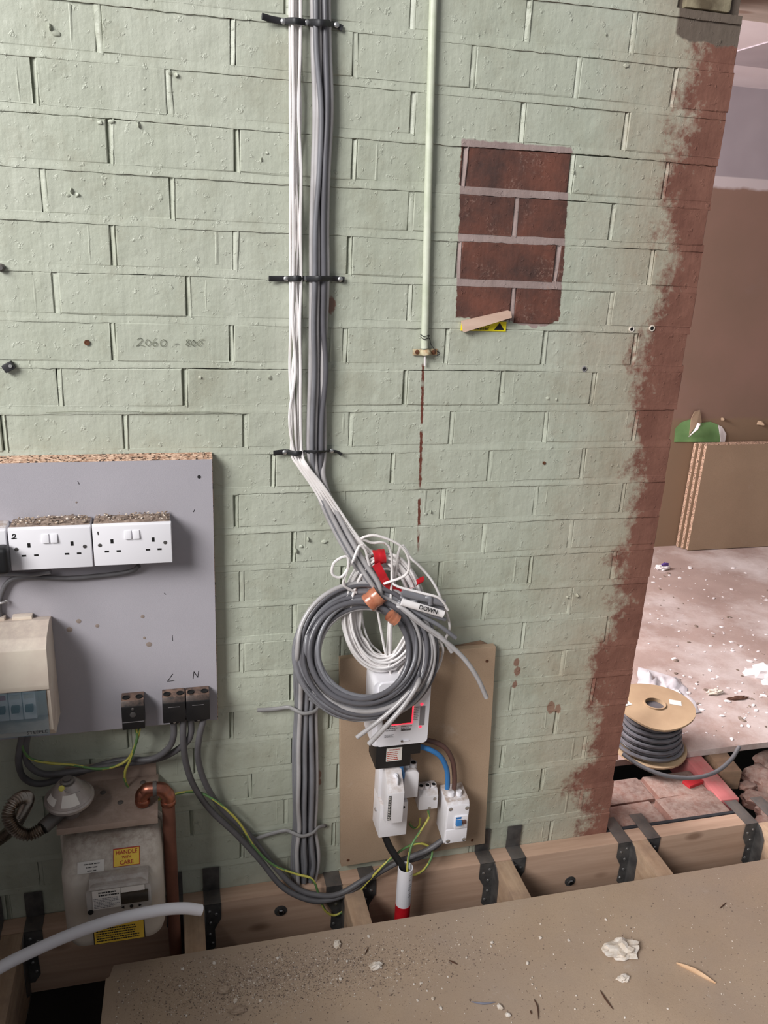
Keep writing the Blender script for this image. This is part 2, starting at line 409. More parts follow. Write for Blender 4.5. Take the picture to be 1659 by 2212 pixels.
_fc = {}
def text_mesh(s, size, align='CENTER', bold=0.0):
    cu = bpy.data.curves.new('txt', 'FONT'); cu.body = s; cu.size = size; cu.align_x = align; cu.align_y = 'CENTER'; cu.offset = bold; cu.resolution_u = 2
    o = bpy.data.objects.new('txt', cu); COL.objects.link(o)
    dg = bpy.context.evaluated_depsgraph_get(); me = bpy.data.meshes.new_from_object(o.evaluated_get(dg))
    bpy.data.objects.remove(o); bpy.data.curves.remove(cu); return me
def text(name, s, size, loc, m, parent, rz=0.0, tilt=0.0, sx=1.0, bold=0.0, align='CENTER', rot=None):
    me = text_mesh(s, size, align, bold); me.name = name
    R = rot if rot is not None else (Matrix.Rotation(PI/2+tilt, 4, 'X') @ Matrix.Rotation(rz, 4, 'Z'))
    me.transform(Matrix.Translation(Vector(loc)-ORG[parent]) @ R @ Matrix.Diagonal((sx, 1, 1, 1)))
    me.materials.clear(); me.materials.append(MT[m])
    o = bpy.data.objects.new(name, me); COL.objects.link(o); o.parent = parent; ORG[o] = ORG[parent]
    return o
def strokes(name, lines, d, w, m, parent=None, surf=None):
    mb = MB(); fn = surf or (lambda x, y: W(x, y, d))
    for ln in lines:
        pts = [fn(*p) for p in ln]
        pts = spline(pts, 4) if len(pts) > 2 else pts
        for a, b in zip(pts[:-1], pts[1:]):
            t_ = (b-a); 
            if t_.length < 1e-6: continue
            t_ = t_.normalized(); s_ = Vector((-t_.z, 0, t_.x))*w/2; e = t_*w*.3
            mb.quad([a-s_-e, a+s_-e, b+s_+e, b-s_+e])
    return mb.build(name, m, parent, smooth=0, normals=False)
def printlines(name, x0, x1, z0, z1, n, y, m, parent, seed=0):
    r = random.Random(seed); mb = MB(); h = (z1-z0)/n
    for i in range(n):
        x = x0; zc = z1-h*(i+.5); end = x1-(x1-x0)*r.random()*.3
        while x < end-.0008:
            w = min(r.uniform(.0015, .005), end-x)
            mb.quad([(x, y, zc-h*.25), (x+w, y, zc-h*.25), (x+w, y, zc+h*.25), (x, y, zc+h*.25)]); x += w+.0009
    return mb.build(name, m, parent, smooth=0, normals=False)

# ================================================================== SETTING
XEND = 1.115
def XZ(px, z):
    py = 1000.0
    for _ in range(12):
        a = W(px, py).z; b = W(px, py+1).z; py += (z-a)/(b-a)
    return W(px, py).x
PERPS = {1: [892, 1140, 1368], 2: [213, 503, 768, 1022, 1247, 1455], 3: [75, 365, 635, 892, 1128, 1350], 4: [238, 512, 765, 1003, 1234, 1437],
 5: [95, 372, 635, 887, 1113, 1322], 6: [245, 508, 755, 990, 1202, 1405], 7: [122, 407, 648, 885, 1107, 1318], 8: [245, 500, 745, 965, 1175, 1370],
 9: [130, 400, 640, 875, 1083, 1280], 10: [10, 272, 530, 758, 975, 1178, 1372], 11: [590, 848, 1058, 1258], 12: [956, 1157, 1345], 13: [634, 846, 1045, 1232],
 14: [950, 1145, 1325], 15: [1045, 1230], 16: [1130, 1312], 17: [1215], 18: [1105, 1280], 19: [1200], 20: [540, 1085, 1262], 21: [1170], 22: [1085, 1255], 23: [1190]}
PITCH_Z = .086
def zc(k): return 2.045-PITCH_Z*k
def perps_for(k):
    z = zc(k)-.04
    xs = [XZ(p, z) for p in PERPS.get(k, [])]
    if not xs: xs = [.33 if k % 2 else .44]
    xs.sort()
    full = [xs[0]]
    for x in xs[1:]:
        n = max(1, round((x-full[-1])/.222)); s = full[-1]
        for i in range(1, n+1): full.append(s+(x-s)*i/n)
    while full[0] > -.85: full.insert(0, full[0]-.225+random.uniform(-.004, .004))
    while full[-1] < XEND-.16: full.append(full[-1]+.222+random.uniform(-.004, .004))
    if XEND-full[-1] < .05: full.pop()
    return full
ROW0, ROW1 = -3, 26
wall = MB(); wall.box((-.95, .010, zc(ROW1)-.01), (XEND-.003, .215, zc(0)), 0, 0)
wall.box((-.95, .010, zc(0)), (.975, .215, zc(ROW0)), 0, 0)
wall_o = wall.build('wall_back', 'mortar', smooth=0)
tag(wall_o, 'thick brick wall painted pale green and worn red-brown at its open end', 'wall', kind='structure')
WORG = ORG[wall_o]
# brick meshes shared by all bricks (unit length)
BV = []
for vi in range(8):
    r = random.Random(100+vi)
    xs = [0, .008, .2, .4, .6, .8, .992, 1]; zs = [0, .03, .35, .68, .97, 1]
    bm = bmesh.new(); g = {}
    tx, tz = r.uniform(-.0012, .0012), r.uniform(-.001, .001)
    for i, x in enumerate(xs):
        for j, z in enumerate(zs):
            edge = i in (0, len(xs)-1) or j in (0, len(zs)-1)
            y = (.0002 if j == 0 and 0 < i < len(xs)-1 else .0010) if edge else r.uniform(-.0003, .0003) + tx*(x-.5)*2 + tz*(z-.5)*2
            g[i, j] = bm.verts.new((x + (r.uniform(-.006, .006) if edge and 0 < i < len(xs)-1 else 0), y, z*.0745 + (r.uniform(-.0012, .0012) if edge else 0)))
    for i in range(len(xs)-1):
        for j in range(len(zs)-1):
            bm.faces.new((g[i, j], g[i+1, j], g[i+1, j+1], g[i, j+1]))
    rim = [(i, 0) for i in range(len(xs))] + [(len(xs)-1, j) for j in range(1, len(zs))] + [(i, len(zs)-1) for i in range(len(xs)-2, -1, -1)] + [(0, j) for j in range(len(zs)-2, 0, -1)]
    bk = [bm.verts.new((g[q].co.x, .012, g[q].co.z)) for q in rim]
    for a in range(len(rim)):
        b = (a+1) % len(rim); bm.faces.new((g[rim[b]], g[rim[a]], bk[a], bk[b]))
    me = bpy.data.meshes.new('brick'); bm.to_mesh(me); bm.free(); me.materials.append(MT['brick'])
    me.shade_flat(); BV.append(me)
# the right hand end shows the thickness of each brick
mort = MB()
def nz(x, s, a): return mnoise.noise(Vector((x, s*7.3, 1.7)))*a
for k in range(ROW0, ROW1):
    zt, zb = zc(k), zc(k+1)+.0140
    ps = [-.93]+perps_for(k)+[XEND+random.uniform(-.005, .004)+.0055]
    if k <= 0: ps = [p for p in ps if p < .9]+[.975]
    for a, b in zip(ps[:-1], ps[1:]):
        o = bpy.data.objects.new('brick', random.choice(BV)); COL.objects.link(o); o.parent = wall_o
        L = b-a-.0105
        o.location = Vector((a+.00525, random.uniform(-.0012, .0010), zb)) - WORG
        o.scale = (L, 1, (zt-zb)/.0745)
        o.rotation_euler = (0, random.uniform(-.002, .002), random.uniform(-.003, .003))
        if b == ps[-1] and k > 0:
            o.scale.y = 1; e = MB(); e.box((b-.06, .0105, zb+.001), (b-.0055-.001, .21, zt-.001), .003, 0)
            e.build('brick', 'brick', wall_o)
    for x in ps[1:-1]:        # perpend joints
        N = 9; w = random.uniform(.0065, .0105); sl = random.uniform(-.0035, .0035); deep = random.choice([.0012, .0025, .004, .0055, .0065])
        rows = []
        for i in range(N):
            z = zb-.002+(zt-zb+.004)*i/(N-1); dx = sl*(i/(N-1)-.5)+nz(z*60, x, .0009); q = nz(z*45, x+3, .0016)
            rows.append([mort.bm.verts.new(p) for p in ((x+dx-w*.75, .009, z), (x+dx-w*.55, deep, z), (x+dx+w*.1, deep*.6+q, z), (x+dx+w*.45, -.0006+q*.8, z), (x+dx+w*.68, .0004, z), (x+dx+w*.8, .009, z))])
        for i in range(N-1):
            for j in range(5):
                mort.bm.faces.new((rows[i][j], rows[i][j+1], rows[i+1][j+1], rows[i+1][j]))
vr = random.Random(12)
for k in range(0, ROW1):        # runs and ridges in the old paint beside the joints
    for x in perps_for(k):
        if vr.random() < .42 and x < 1.05 and not (.5 < x < .85 and 3 <= k <= 8):
            xr = x+vr.choice([-1, 1])*vr.uniform(.010, .045); z0_, z1_ = zc(k+1)+.016, zc(k)-.004
            if vr.random() < .4: z0_ += .03*vr.random()
            w = vr.uniform(.0012, .0028); pr = vr.uniform(.0005, .0013); rows = []
            for i in range(9):
                z = z0_+(z1_-z0_)*i/8; dx = nz(z*50, xr, .0012); f = math.sin(PI*(i+.3)/8.6)
                rows.append([mort.bm.verts.new(p) for p in ((xr+dx-w, .0005, z), (xr+dx-w*.3, -pr*f, z), (xr+dx+w*.3, -pr*f, z), (xr+dx+w*1.6, .0005, z))])
            for i in range(8):
                for j in range(3): mort.bm.faces.new((rows[i][j], rows[i][j+1], rows[i+1][j+1], rows[i+1][j]))
for (px, py) in ((155, 412), (165, 420), (148, 422), (368, 158), (380, 162), (240, 262), (215, 265), (575, 330), (565, 345), (1085, 845), (1180, 860), (1200, 862), (1255, 360), (1240, 372), (650, 1180), (665, 1165), (640, 1190), (700, 1170), (1225, 1290), (1245, 1285), (930, 1105), (920, 1110), (108, 58), (122, 72), (300, 270), (1310, 75), (1352, 142), (585, 815), (430, 815), (770, 1740), (755, 1720), (765, 1790)):
    q = W(px, py); mort.rock((q.x, -.0006, q.z), vr.uniform(.003, .0065), px*.1, (1.3, .38, .9), 2)
for k in range(ROW0, ROW1+1):  # weather-struck bed joints with a proud lower lip
    z0 = zc(k); rows = []; n = 300; x0 = -.93; x1 = XEND+.0005 if k > 0 else .975
    amp = random.uniform(.5, 1.3)
    for i in range(n+1):
        x = x0+(x1-x0)*i/n
        sag = nz(x*3, k, .0035); jag = nz(x*45, k+.3, .0013)*amp + nz(x*160, k+.6, .0009)*amp + sag
        lump = max(0, nz(x*22, k+.9, 1)-.35)*.006
        pr = .0014 + nz(x*7, k+.2, .0012)
        rows.append([mort.bm.verts.new(p) for p in ((x, .009, z0+.0160), (x, .0002, z0+.0148+sag*.4), (x, -.0002-lump*.3, z0+.006+sag), (x, -pr-lump*.5, z0+.0012+jag), (x, -pr*.8-lump*.5, z0-.0004+jag-lump*.3), (x, .006, z0-.0010+jag-lump*.3))])
    for i in range(n):
        for j in range(5):
            f = mort.bm.faces.new((rows[i][j], rows[i+1][j], rows[i+1][j+1], rows[i][j+1]))
            f.material_index = 1 if j >= 4 else 0
mo = mort.build('mortar_joints', ['mortar', 'crack'], wall_o, smooth=70)
pm = MB().box((.985, -.004, 1.975), (1.085, .2, 2.25), .006, 0)
pm.build('bearing_block', 'padstone', wall_o)

ft = MB(); ft.box((-.95, .004, -.62), (XEND-.02, .215, zc(ROW1)-.012))  # added footing, its dark colour stands in for shade under the floor
tag(ft.build('dark_shade_footing', 'boundary', smooth=0), 'footing below the brick wall, coloured dark for the shade of the void', 'wall', kind='structure')

# lintel over the opening
lb = MB(); lb.box((1.086, .01, 2.03), (4.6, .25, 2.25), .002, 0)
tag(lb.build('lintel_beam', 'beamwood'), 'pale timber beam over the opening at the top right', 'beam')
lb = MB(); lb.box((1.095, -.035, 2.03), (4.6, .008, 2.24), .003)
tag(lb.build('lintel_fascia', 'timber_dirty'), 'dark grimy plank along the front of the beam over the opening', 'plank')

# low wall on the left, out of frame, added to shade the lower left corner
wl = MB(); wl.box((-.85, -3.2, -.6), (-.56, -.0, .98))
tag(wl.build('shade_wall_left', 'plasterwhite', smooth=0), 'low wall out of view on the left, added to shade the lower left', 'wall', kind='structure')

# ground under the joists
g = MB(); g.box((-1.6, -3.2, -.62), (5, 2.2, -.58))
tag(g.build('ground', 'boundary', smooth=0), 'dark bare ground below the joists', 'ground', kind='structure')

# far room
fw = MB(); fw.box((-.8, 1.915, -.1), (5, 2.0, 2.6)); tag(fw.build('wall_far', 'farwall', smooth=0), 'far wall with bare pink-brown plaster below grey-lilac board', 'wall', kind='structure')
c_ = MB(); c_.box((-.8, .26, 2.2), (5, 2.0, 2.26)); co_ = c_.build('ceiling', 'ceil', smooth=0); tag(co_, 'pale pink-white ceiling of the room beyond', 'ceiling', kind='structure')
pt = MB(); pt.box((2.0, 1.05, 2.196), (2.9, 1.5, 2.201)); pt.build('patch_panel', 'farwall', co_, smooth=0)
ff = MB(); ff.box((-.8, .265, -.002), (5, 1.93, .02), .001); tag(ff.build('floor', 'farfloor', smooth=0), 'dusty pinkish board floor of the room beyond, white with plaster', 'floor', kind='structure')
wr = MB(); wr.box((4.6, -.2, -.1), (4.7, 2.0, .95)); wr.build('wall_right', 'plasterwhite', smooth=0)
tag(bpy.data.objects['wall_right'], 'low wall under the far room window', 'wall', kind='structure')

# ================================================================== FLOOR FRAME
JW = .047; JT = 0.0
JX = [-.395, .005, .388, .793, 1.192, 1.592]
led = MB(); led.box((-.9, -.047, -.185), (1.56, -.001, 0.0), .003)
tag(led.build('ledger_beam', 'timber'), 'long pale timber ledger bolted along the foot of the brick wall', 'beam')
names = ['leftmost pale timber joist running under the white pipe below the gas meter', 'dusty timber joist beside the gas meter, with the white pipe end above it',
 'timber joist to the left of the red and white duct', 'timber joist to the right of the red and white duct', 'timber joist below the open end of the brick wall', 'timber joist at the right edge next to the pink timber']
for x, nm in zip(JX, names):
    j = MB(); j.box((x-JW/2, -1.75, -.185), (x+JW/2, -.0485, 0.0), .0025)
    tag(j.build('floor_joist', 'timber_y'), nm, 'joist', 'floor joists')
hn = ['joist hanger at the leftmost joist behind the gas meter', 'joist hanger right of the gas meter copper pipe', 'joist hanger left of the red and white duct, behind the sagging grey cables',
 'joist hanger right of the red and white duct below the isolator', 'joist hanger under the open end of the brick wall', 'joist hanger against the pink timber at the right edge']
for hi, (x, nm) in enumerate(zip(JX, hn)):
    h = thing('joist_hanger', (x, -.06, -.185), 'dark galvanised '+nm, 'joist hanger', 'joist hangers')
    t_ = .0018
    for s in (-1, 1):
        xi = x+s*(JW/2+.0005); xo = x+s*(JW/2+.040); a, b = min(xi, xo), max(xi, xo)
        up = .070 if hi < 5 else .02
        onwall = x+s*.05 < XEND and hi not in (2,)
        if hi == 3 and s == -1: onwall = True
        yb = -.0015 if not (hi == 3 and s == -1) else -.001
        m = MB()
        if onwall:
            m.box((a, -.006, 0.0), (b, -.0042, up), .0004)
            m.box((a, -.0505, .0002), (b, -.0045, .0022), .0006)
        else:
            m.box((a, -.0505, .0002), (b, .05, .0022), .0006)
        m.build('strap', 'galv', h)
        m = MB()        # nailed flange on the ledger, tapering to the joist
        sx = lambda q: x+s*(JW/2+.0005+q)
        m.prism([(sx(0), .002), (sx(.0395), .002), (sx(.0395), -.045), (sx(.024), -.075), (sx(.026), -.128), (sx(.012), -.15), (sx(0), -.15)], 'y', -.0505, -.0487)
        m.build('flange', 'galv', h)
        m = MB()        # side plate against the joist
        sp = x+s*(JW/2+.0004)
        m.prism([(-.0505, .0), (-.066, -.004), (-.086, -.03), (-.09, -.15), (-.0505, -.186)], 'x', min(sp, sp+s*t_), max(sp, sp+s*t_))
        m.build('side_plate', 'galv', h)
        for (q, zz) in ((.012, -.02), (.028, -.03), (.014, -.055), (.012, -.09), (.018, -.118)):
            m = MB(); m.lathe([(.0042, 0), (.0038, .0012), (.002, .002)], (sx(q), -.0505, zz), (0, -1, 0), 10); m.build('nail', 'nail', h)
    m = MB(); m.box((x-JW/2-.001, -.1, -.1875), (x+JW/2+.001, -.0487, -.1855)); m.build('seat', 'galv', h)

def coach_bolt(p, label):
    b = thing('coach_bolt', p, label, 'bolt', 'coach bolts in the ledger')
    m = MB(); m.lathe([(.0155, 0), (.0155, .0015), (.008, .0022)], p, (0, -1, 0), 20); m.build('washer', 'galv', b)
    m = MB(); m.lathe([(.0085, .0018), (.0085, .006), (.006, .0085)], p, (0, -1, 0), 6); m.build('head', 'steel', b)
coach_bolt(W(606, 1967, .0475), 'steel coach bolt with washer under the hanging grey cables')
coach_bolt(W(1231, 1903, .0475), 'steel coach bolt with washer in the ledger right of the isolator')

# chipboard deck in the foreground, with a small step in its left edge
a = F(245, 2085, .022); b = F(236, 2110, .022); c = F(228, 2114, .022); d = F(200, 2262, .022)
ye = -.199
deck = MB(); deck.prism([(a.x, ye), (3.0, ye), (3.0, -1.75), (d.x-.03, -1.75), (c.x, c.y), (b.x, b.y)], 'z', .0005, .022, 0, .0012)
tag(deck.build('chipboard_sheet', 'chipfloor'), 'large dusty chipboard flooring sheet laid over the joists in front', 'floorboard')

# timbers and rubble in the doorway
t_ = MB(); t_.box((1.545, .06, -.10), (1.605, .60, -.004), .003, rot=Matrix.Rotation(-.06, 3, 'Z'))
tag(t_.build('pink_timber', 'pinkwood'), 'pink-stained timber lying through the doorway beside the cable reel', 'timber')
t_ = MB(); t_.box((1.625, .175, -.07), (1.69, .30, -.002), .003, rot=Matrix.Rotation(-.15, 3, 'Z'))
tag(t_.build('timber_offcut', 'timber_dirty'), 'short grey-brown timber offcut at the floor edge right of the pink timber', 'timber')
t_ = MB(); t_.box((1.12, .003, -.03), (1.53, .012, -.001))
tag(t_.build('damp_proof_strip', 'dpc'), 'thin black strip behind the ledger in the doorway', 'strip')
p_ = F(1497, 1690, -.012); t_ = MB(); t_.box((p_.x-.03, p_.y-.015, -.02), (p_.x+.03, p_.y+.015, -.006), .002, rot=Matrix.Rotation(.25, 3, 'Z'))
tag(t_.build('red_packer', 'redplastic'), 'small red plastic packer beside the pink timber', 'packer')
sill = thing('brick_threshold', (1.32, .1, -.12), 'low dusty course of old bricks across the doorway', 'brickwork')
for row, (y0, y1) in enumerate(((.016, .112), (.120, .222))):
    x = 1.12 if row == 0 else 1.125
    while x < 1.5:
        L = random.uniform(.19, .225) if row == 0 else random.uniform(.2, .25)
        e = MB(); e.box((x, y0, -.11), (min(x+L, 1.53), y1, -.006-random.uniform(0, .012)), .006, rot=Matrix.Rotation(random.uniform(-.04, .04), 3, 'Z'))
        e.build('brick', 'rawbrick', sill); x += L+.014
e = MB(); e.box((1.118, .016, -.3), (1.525, .225, -.03)); e.build('mortar', 'rawbrick', sill)
rub = random.Random(5)
spots = [(1622, 1668, .055), (1650, 1640, .06), (1655, 1690, .06), (1620, 1720, .05), (1650, 1740, .055), (1630, 1770, .035), (1600, 1690, .03), (1655, 1790, .04)]
rl = ['topmost', 'pale upper right', 'broad middle', 'dark inner', 'broad lower', 'small grey', 'small inner', 'lowest']
for i, (px, py, r) in enumerate(spots):
    q = F(px, py, -.05); e = MB(); t2 = bmesh.new(); bmesh.ops.create_icosphere(t2, subdivisions=3, radius=1.0)
    for v in t2.verts:
        c_ = v.co; k_ = (1/max(abs(c_.x), abs(c_.y), abs(c_.z)))**.6*(1+.3*mnoise.noise(c_*1.6+Vector((i*3, 1, 2)))+.16*mnoise.noise(c_*5+Vector((i, 4, 2))))
        v.co = Vector((c_.x*1.15, c_.y*.8, c_.z*.5))*k_*r*.8
    e.add(t2, Matrix.Translation((q.x+.03, q.y, -.07)) @ Matrix.Rotation(rub.uniform(-.5, .5), 4, 'Z') @ Matrix.Rotation(rub.uniform(-.25, .25), 4, 'X'))
    tag(e.build('rubble_stone', 'rawbrick', smooth=30), rl[i]+' lump of brick rubble right of the pink timber', 'rubble', 'rubble in the doorway')

# ================================================================== GREY METER BOARD
BD = .032
gb = thing('meter_board', (-.34, -.022, .50), 'grey-faced chipboard panel on the wall at left carrying the sockets', 'board')
m = MB(); m.prism([(-BD+.0012, .500), (-.003, .500), (-.003, 1.1055), (-BD+.0012, 1.0995)], 'x', -.78, .072); m.build('core', 'chipedge', gb, smooth=0)
m = MB(); m.box((-.78, -BD, .501), (.071, -BD+.0014, 1.0985)); m.build('grey_facing', 'greyface', gb, smooth=0)
for (px, py) in ((430, 1030),):
    q = W(px, py, BD); m = MB(); m.lathe([(.0035, 0), (.0033, .0008), (.0012, .0012)], q, (0, -1, 0), 12); m.build('screw', 'ink', gb)
for i, (px, py, r) in enumerate(((170, 1342, .005), (210, 1352, .004), (308, 1332, .004), (322, 1392, .006), (165, 1085, .002), (150, 1360, .006), (312, 1378, .003))):
    q = W(px, py, BD+.0003); mm = MB(); mm.lathe([(r, 0), (r*.8, .0002)], q, (0, -1, 0), 9); mm.build('stain', 'stain', gb)
for ln in ([(372, 1372), (373, 1384)], [(168, 1040), (171, 1046)], [(420, 1101), (418, 1106)], [(355, 1281), (358, 1284)]):
    strokes('scratch', [ln], BD+.0003, .0012, 'ink', gb)
strokes('pencil_letter', [[(373, 1456), (362, 1472)], [(362, 1472), (376, 1470)]], BD+.0004, .0014, 'ink', gb)
strokes('pencil_letter', [[(417, 1466), (419, 1451)], [(419, 1451), (427, 1463)], [(427, 1463), (429, 1450)]], BD+.0004, .0014, 'ink', gb)

# ------------------------------------------------------------------ double sockets
def rbox_z(m, x0, x1, z0, z1, y0, y1, r, mi=0, n=5):
    poly = []
    for cx, cz, a0 in ((x1-r, z1-r, 0), (x0+r, z1-r, 90), (x0+r, z0+r, 180), (x1-r, z0+r, 270)):
        for k in range(n): a = math.radians(a0+90*k/(n-1)); poly.append((cx+r*math.cos(a), cz+r*math.sin(a)))
    m.prism(poly, 'y', y0, y1, mi, 0)
def socket(xc, zcn, label, num, plug=False):
    s = thing('double_socket', (xc, -BD, zcn-.043), label, 'socket', 'double sockets on the grey board')
    m = MB(); m.box((xc-.0715, -.0775, zcn-.0425), (xc+.0715, -BD-.0002, zcn+.0425), .004); m.build('back_box', 'white_dusty', s)
    m = MB()
    t = bmesh.new(); bmesh.ops.create_cube(t, size=1.0)
    for v in t.verts:
        f = v.co.y < 0
        v.co = Vector((v.co.x*(.1445 if f else .1465), v.co.y*.0095, v.co.z*(.081 if f else .0865)))
    bmesh.ops.bevel(t, geom=t.edges[:], offset=.0016, segments=2, profile=.6, affect='EDGES')
    m.add(t, Matrix.Translation((xc, -.0825, zcn))); pl = m.build('faceplate', 'white', s)
    y = -.0873
    for k in (-.0075, .0075):
        m = MB(); m.prism([(y, zcn+.0305), (y, zcn+.0125), (y-.0042, zcn+.0135), (y-.0018, zcn+.0300)], 'x', xc-.0005+k-.0062, xc-.0005+k+.0062, 0, .0009); m.build('rocker_switch', 'white', pl)
    for dx in (-.038, .038):
        for (sx, sz, w, h) in ((0, .009, .0035, .0058), (-.0105, -.0115, .0052, .0024), (.0112, -.0115, .0052, .0024)):
            m = MB(); m.box((xc+dx+sx-w*.75, y-.0003, zcn+sz-h*.75), (xc+dx+sx+w*.75, y+.002, zcn+sz+h*.75)); m.build('pin_slot', 'hole', pl, smooth=0)
    for dx in (-.0603, .0603):
        m = MB(); m.lathe([(.0036, -.0006), (.0036, .0006), (.002, .001)], (xc+dx, y, zcn+.002), (0, -1, 0), 14, 0); m.build('plate_screw', 'galv', pl)
    if num == 2:
        strokes('inked_number', [[(26, 1158), (29, 1154), (33, 1156), (31, 1161), (25, 1164), (35, 1163)]], -y+.0006, .0016, 'ink', pl)
    if num == 1:
        strokes('inked_number', [[(211, 1149), (212, 1155)]], -y+.0006, .0018, 'ink', pl)
    return s
Zs = .9465
socket(-.0845, Zs, 'white double socket nearest the board edge, inked 1, heaped with rubble dust on top', 1)
socket(-.2325, Zs-.001, 'white double socket in the middle of the row, inked 2 in its top corner', 2)
socket(-.3815, Zs-.002, 'white double socket cut by the left picture edge, with a black plug in it', 0)
q = W(-4, 1203, .09)
m = MB(); m.box((q.x-.022, -.118, q.z-.026), (q.x+.022, -.0885, q.z+.026), .009, seg=3)
tag(m.build('plug', 'blackclean'), 'black mains plug in the socket at the left edge', 'plug')
def heap(x0, x1, zt, seed, label):
    r = random.Random(seed); m = MB()
    nx, ny = 34, 10; g = {}
    for i in range(nx+1):
        for j in range(ny+1):
            u, v = i/nx, j/ny
            h = (.0015+.010*max(0, mnoise.noise(Vector((u*5+seed, v*3, 1)))+.35))*math.sin(PI*v)**.5*min(1, 6*u*(1-u)+.1)
            g[i, j] = m.bm.verts.new((x0+(x1-x0)*u, -.0785+.044*v, zt+.0004+h))
    for i in range(nx):
        for j in range(ny): m.bm.faces.new((g[i, j], g[i+1, j], g[i+1, j+1], g[i, j+1])).material_index = 0
    for k in range(170):
        p = (r.uniform(x0+.004, x1-.004), -.076+.038*r.random(), zt+.003+r.random()*.005)
        m.rock(p, r.uniform(.0008, .0026), k, (1.3, .9, .6), 1, r.choice([0, 0, 1, 1, 2]))
    tag(m.build('dust_heap', ['darkgrit', 'grit', 'plasterlump'], smooth=30), label, 'debris', kind='stuff')
heap(-.155, -.014, Zs+.0425, 3, 'brown rubble dust heaped on the socket nearest the board edge')
heap(-.303, -.162, Zs+.0415, 8, 'wood shavings and dust lying on the middle socket')

# ------------------------------------------------------------------ consumer unit
cu = thing('consumer_unit', (-.36, -.08, .55), 'cream fuse box with a tinted breaker cover at the left edge', 'fuse box')
x0, x1 = -.60, -.2515
m = MB(); m.prism([(-BD-.0005, .780), (-.060, .786), (-.108, .772), (-.125, .755), (-.135, .682), (-.135, .672), (-.085, .672), (-.085, .585), (-.128, .578), (-.105, .553), (-BD-.0005, .553)], 'x', x0, x1, 0, .002)
m.build('enclosure', 'cream', cu, smooth=25)
m = MB(); m.box((x1-.006, -.130, .578), (x1-.0003, -.084, .674), .001); m.build('cheek', 'cream', cu)
for a, b in ((-.40, -.335), (-.322, -.285)):
    m = MB(); m.box((a, -.05, .779), (b, -BD-.001, .790), .002); m.build('knockout_tab', 'cream', cu)
m = MB(); m.prism([(-.1325, .670), (-.1365, .669), (-.1365, .572), (-.1325, .571)], 'x', x0, -.2585, 0, .0006); m.build('breaker_cover', 'cover', cu, smooth=20)
bx = -.2925
for i, kind in enumerate('abcde'):
    w = .024; xa = -.2945-i*.0255
    m = MB(); m.box((xa-w/2, -.112, .596), (xa+w/2, -.084, .662), .0015); br = m.build('breaker', 'white', cu)
    m = MB(); m.box((xa-.007, -.122, .617), (xa+.007, -.111, .630), .001); m.build('toggle', 'blackclean', br)
    m = MB(); m.box((xa-.009, -.1128, .643), (xa+.009, -.1115, .653)); m.build('rating_strip', 'barred' if i in (2, 3) else 'paper', br, smooth=0)
text('raised_lettering', 'STEEPLE', .0095, (-.281, -.1368, .580), 'ink', cu, sx=1.15)
# ------------------------------------------------------------------ black terminal blocks
def block(x0, x1, z0, z1, yf, label, holes, foot=False):
    b = thing('terminal_block', ((x0+x1)/2, -BD, z0), label, 'terminal block', 'black terminal blocks at the foot of the grey board')
    xm = (x0+x1)/2
    m = MB(); m.prism([(-BD-.0003, z0+.004), (yf, z0), (yf, z1-.012), (yf+.006, z1), (-BD-.0003, z1+.001)], 'x', x0, x1, 0, .002); m.build('housing', 'black', b, smooth=25)
    yt = (yf-BD)/2
    for dx in (-1, 1):
        m = MB(); m.lathe([(.0075, 0), (.0075, .0018), (.0055, .0018), (.0055, .0004)], (xm+dx*(x1-x0)*.29, yt-.002, z1+.0006), (0, 0, 1), 16, 0); m.build('wire_hole', 'hole', b)
    if not foot:
        m = MB(); m.box((x0+.001, yf-.0006, z0+.018), (x1-.001, yf+.001, z0+.0192)); m.build('seam', 'greyprint', b, smooth=0)
        for dz, r in ((.036, .0065), (.05, .003)):
            m = MB(); m.lathe([(r, -.0005), (r, .0008), (r*.5, .0016)], (xm, yf, z0+dz), (0, -1, 0), 12); m.build('screw', 'galv', b)
    else:
        m = MB(); m.box((xm-.009, yf+.004, z0-.006), (xm+.009, yf+.018, z0+.003), .002); m.build('lug', 'blackclean', b)
        m = MB(); m.lathe([(.003, 0), (.003, .001), (.0015, .002)], (xm, yf+.004, z0-.001), (0, -1, 0), 12); m.build('screw', 'nail', b)
        m = MB(); m.box((xm-.012, yf-.0004, z1-.022), (xm+.012, yf+.001, z1-.0212)); m.build('moulded_line', 'greyprint', b, smooth=0)
    return b
block(-.1275, -.0815, .521, .588, -.070, 'black earth terminal block standing apart left of the other two', 2)
block(-.0445, .0025, .528, .588, -.070, 'black terminal block under the pencilled L', 2, True)
block(.0045, .0535, .528, .588, -.070, 'black terminal block under the pencilled N', 2, True)

# ------------------------------------------------------------------ cables round the board
def cable(name, pts, r, m, label, cat='cable', group=None, n=9, seg=8, stripe=None, flat=1.0, conv=True):
    P = spline(WP(pts) if conv else pts, n)
    mb = MB(); mats = [m] if not isinstance(m, list) else m
    mb.tube(P, r, seg, 0, True, stripe, flat)
    return tag(mb.build(name, mats, smooth=50), label, cat, group)
cable('socket_cable', [(300, 1222, .05), (285, 1233, .042), (240, 1241, .040), (150, 1249, .040), (70, 1247, .040), (25, 1252, .040), (6, 1275, .040), (-2, 1310, .04), (4, 1350, .04), (6, 1368, .04)], .0050, 'tailgrey', 'grey cable looping under the sockets to the fuse box')
cable('socket_cable', [(110, 1235, .05), (70, 1241, .041), (20, 1240, .041), (-30, 1242, .041), (-60, 1250, .041)], .0048, 'cablegrey', 'short grey cable under the middle socket running off to the left')
q = W(5, 1297, .036)
cl = thing('cable_clip', q, 'small grey nailed clip on the cable above the fuse box', 'clip')
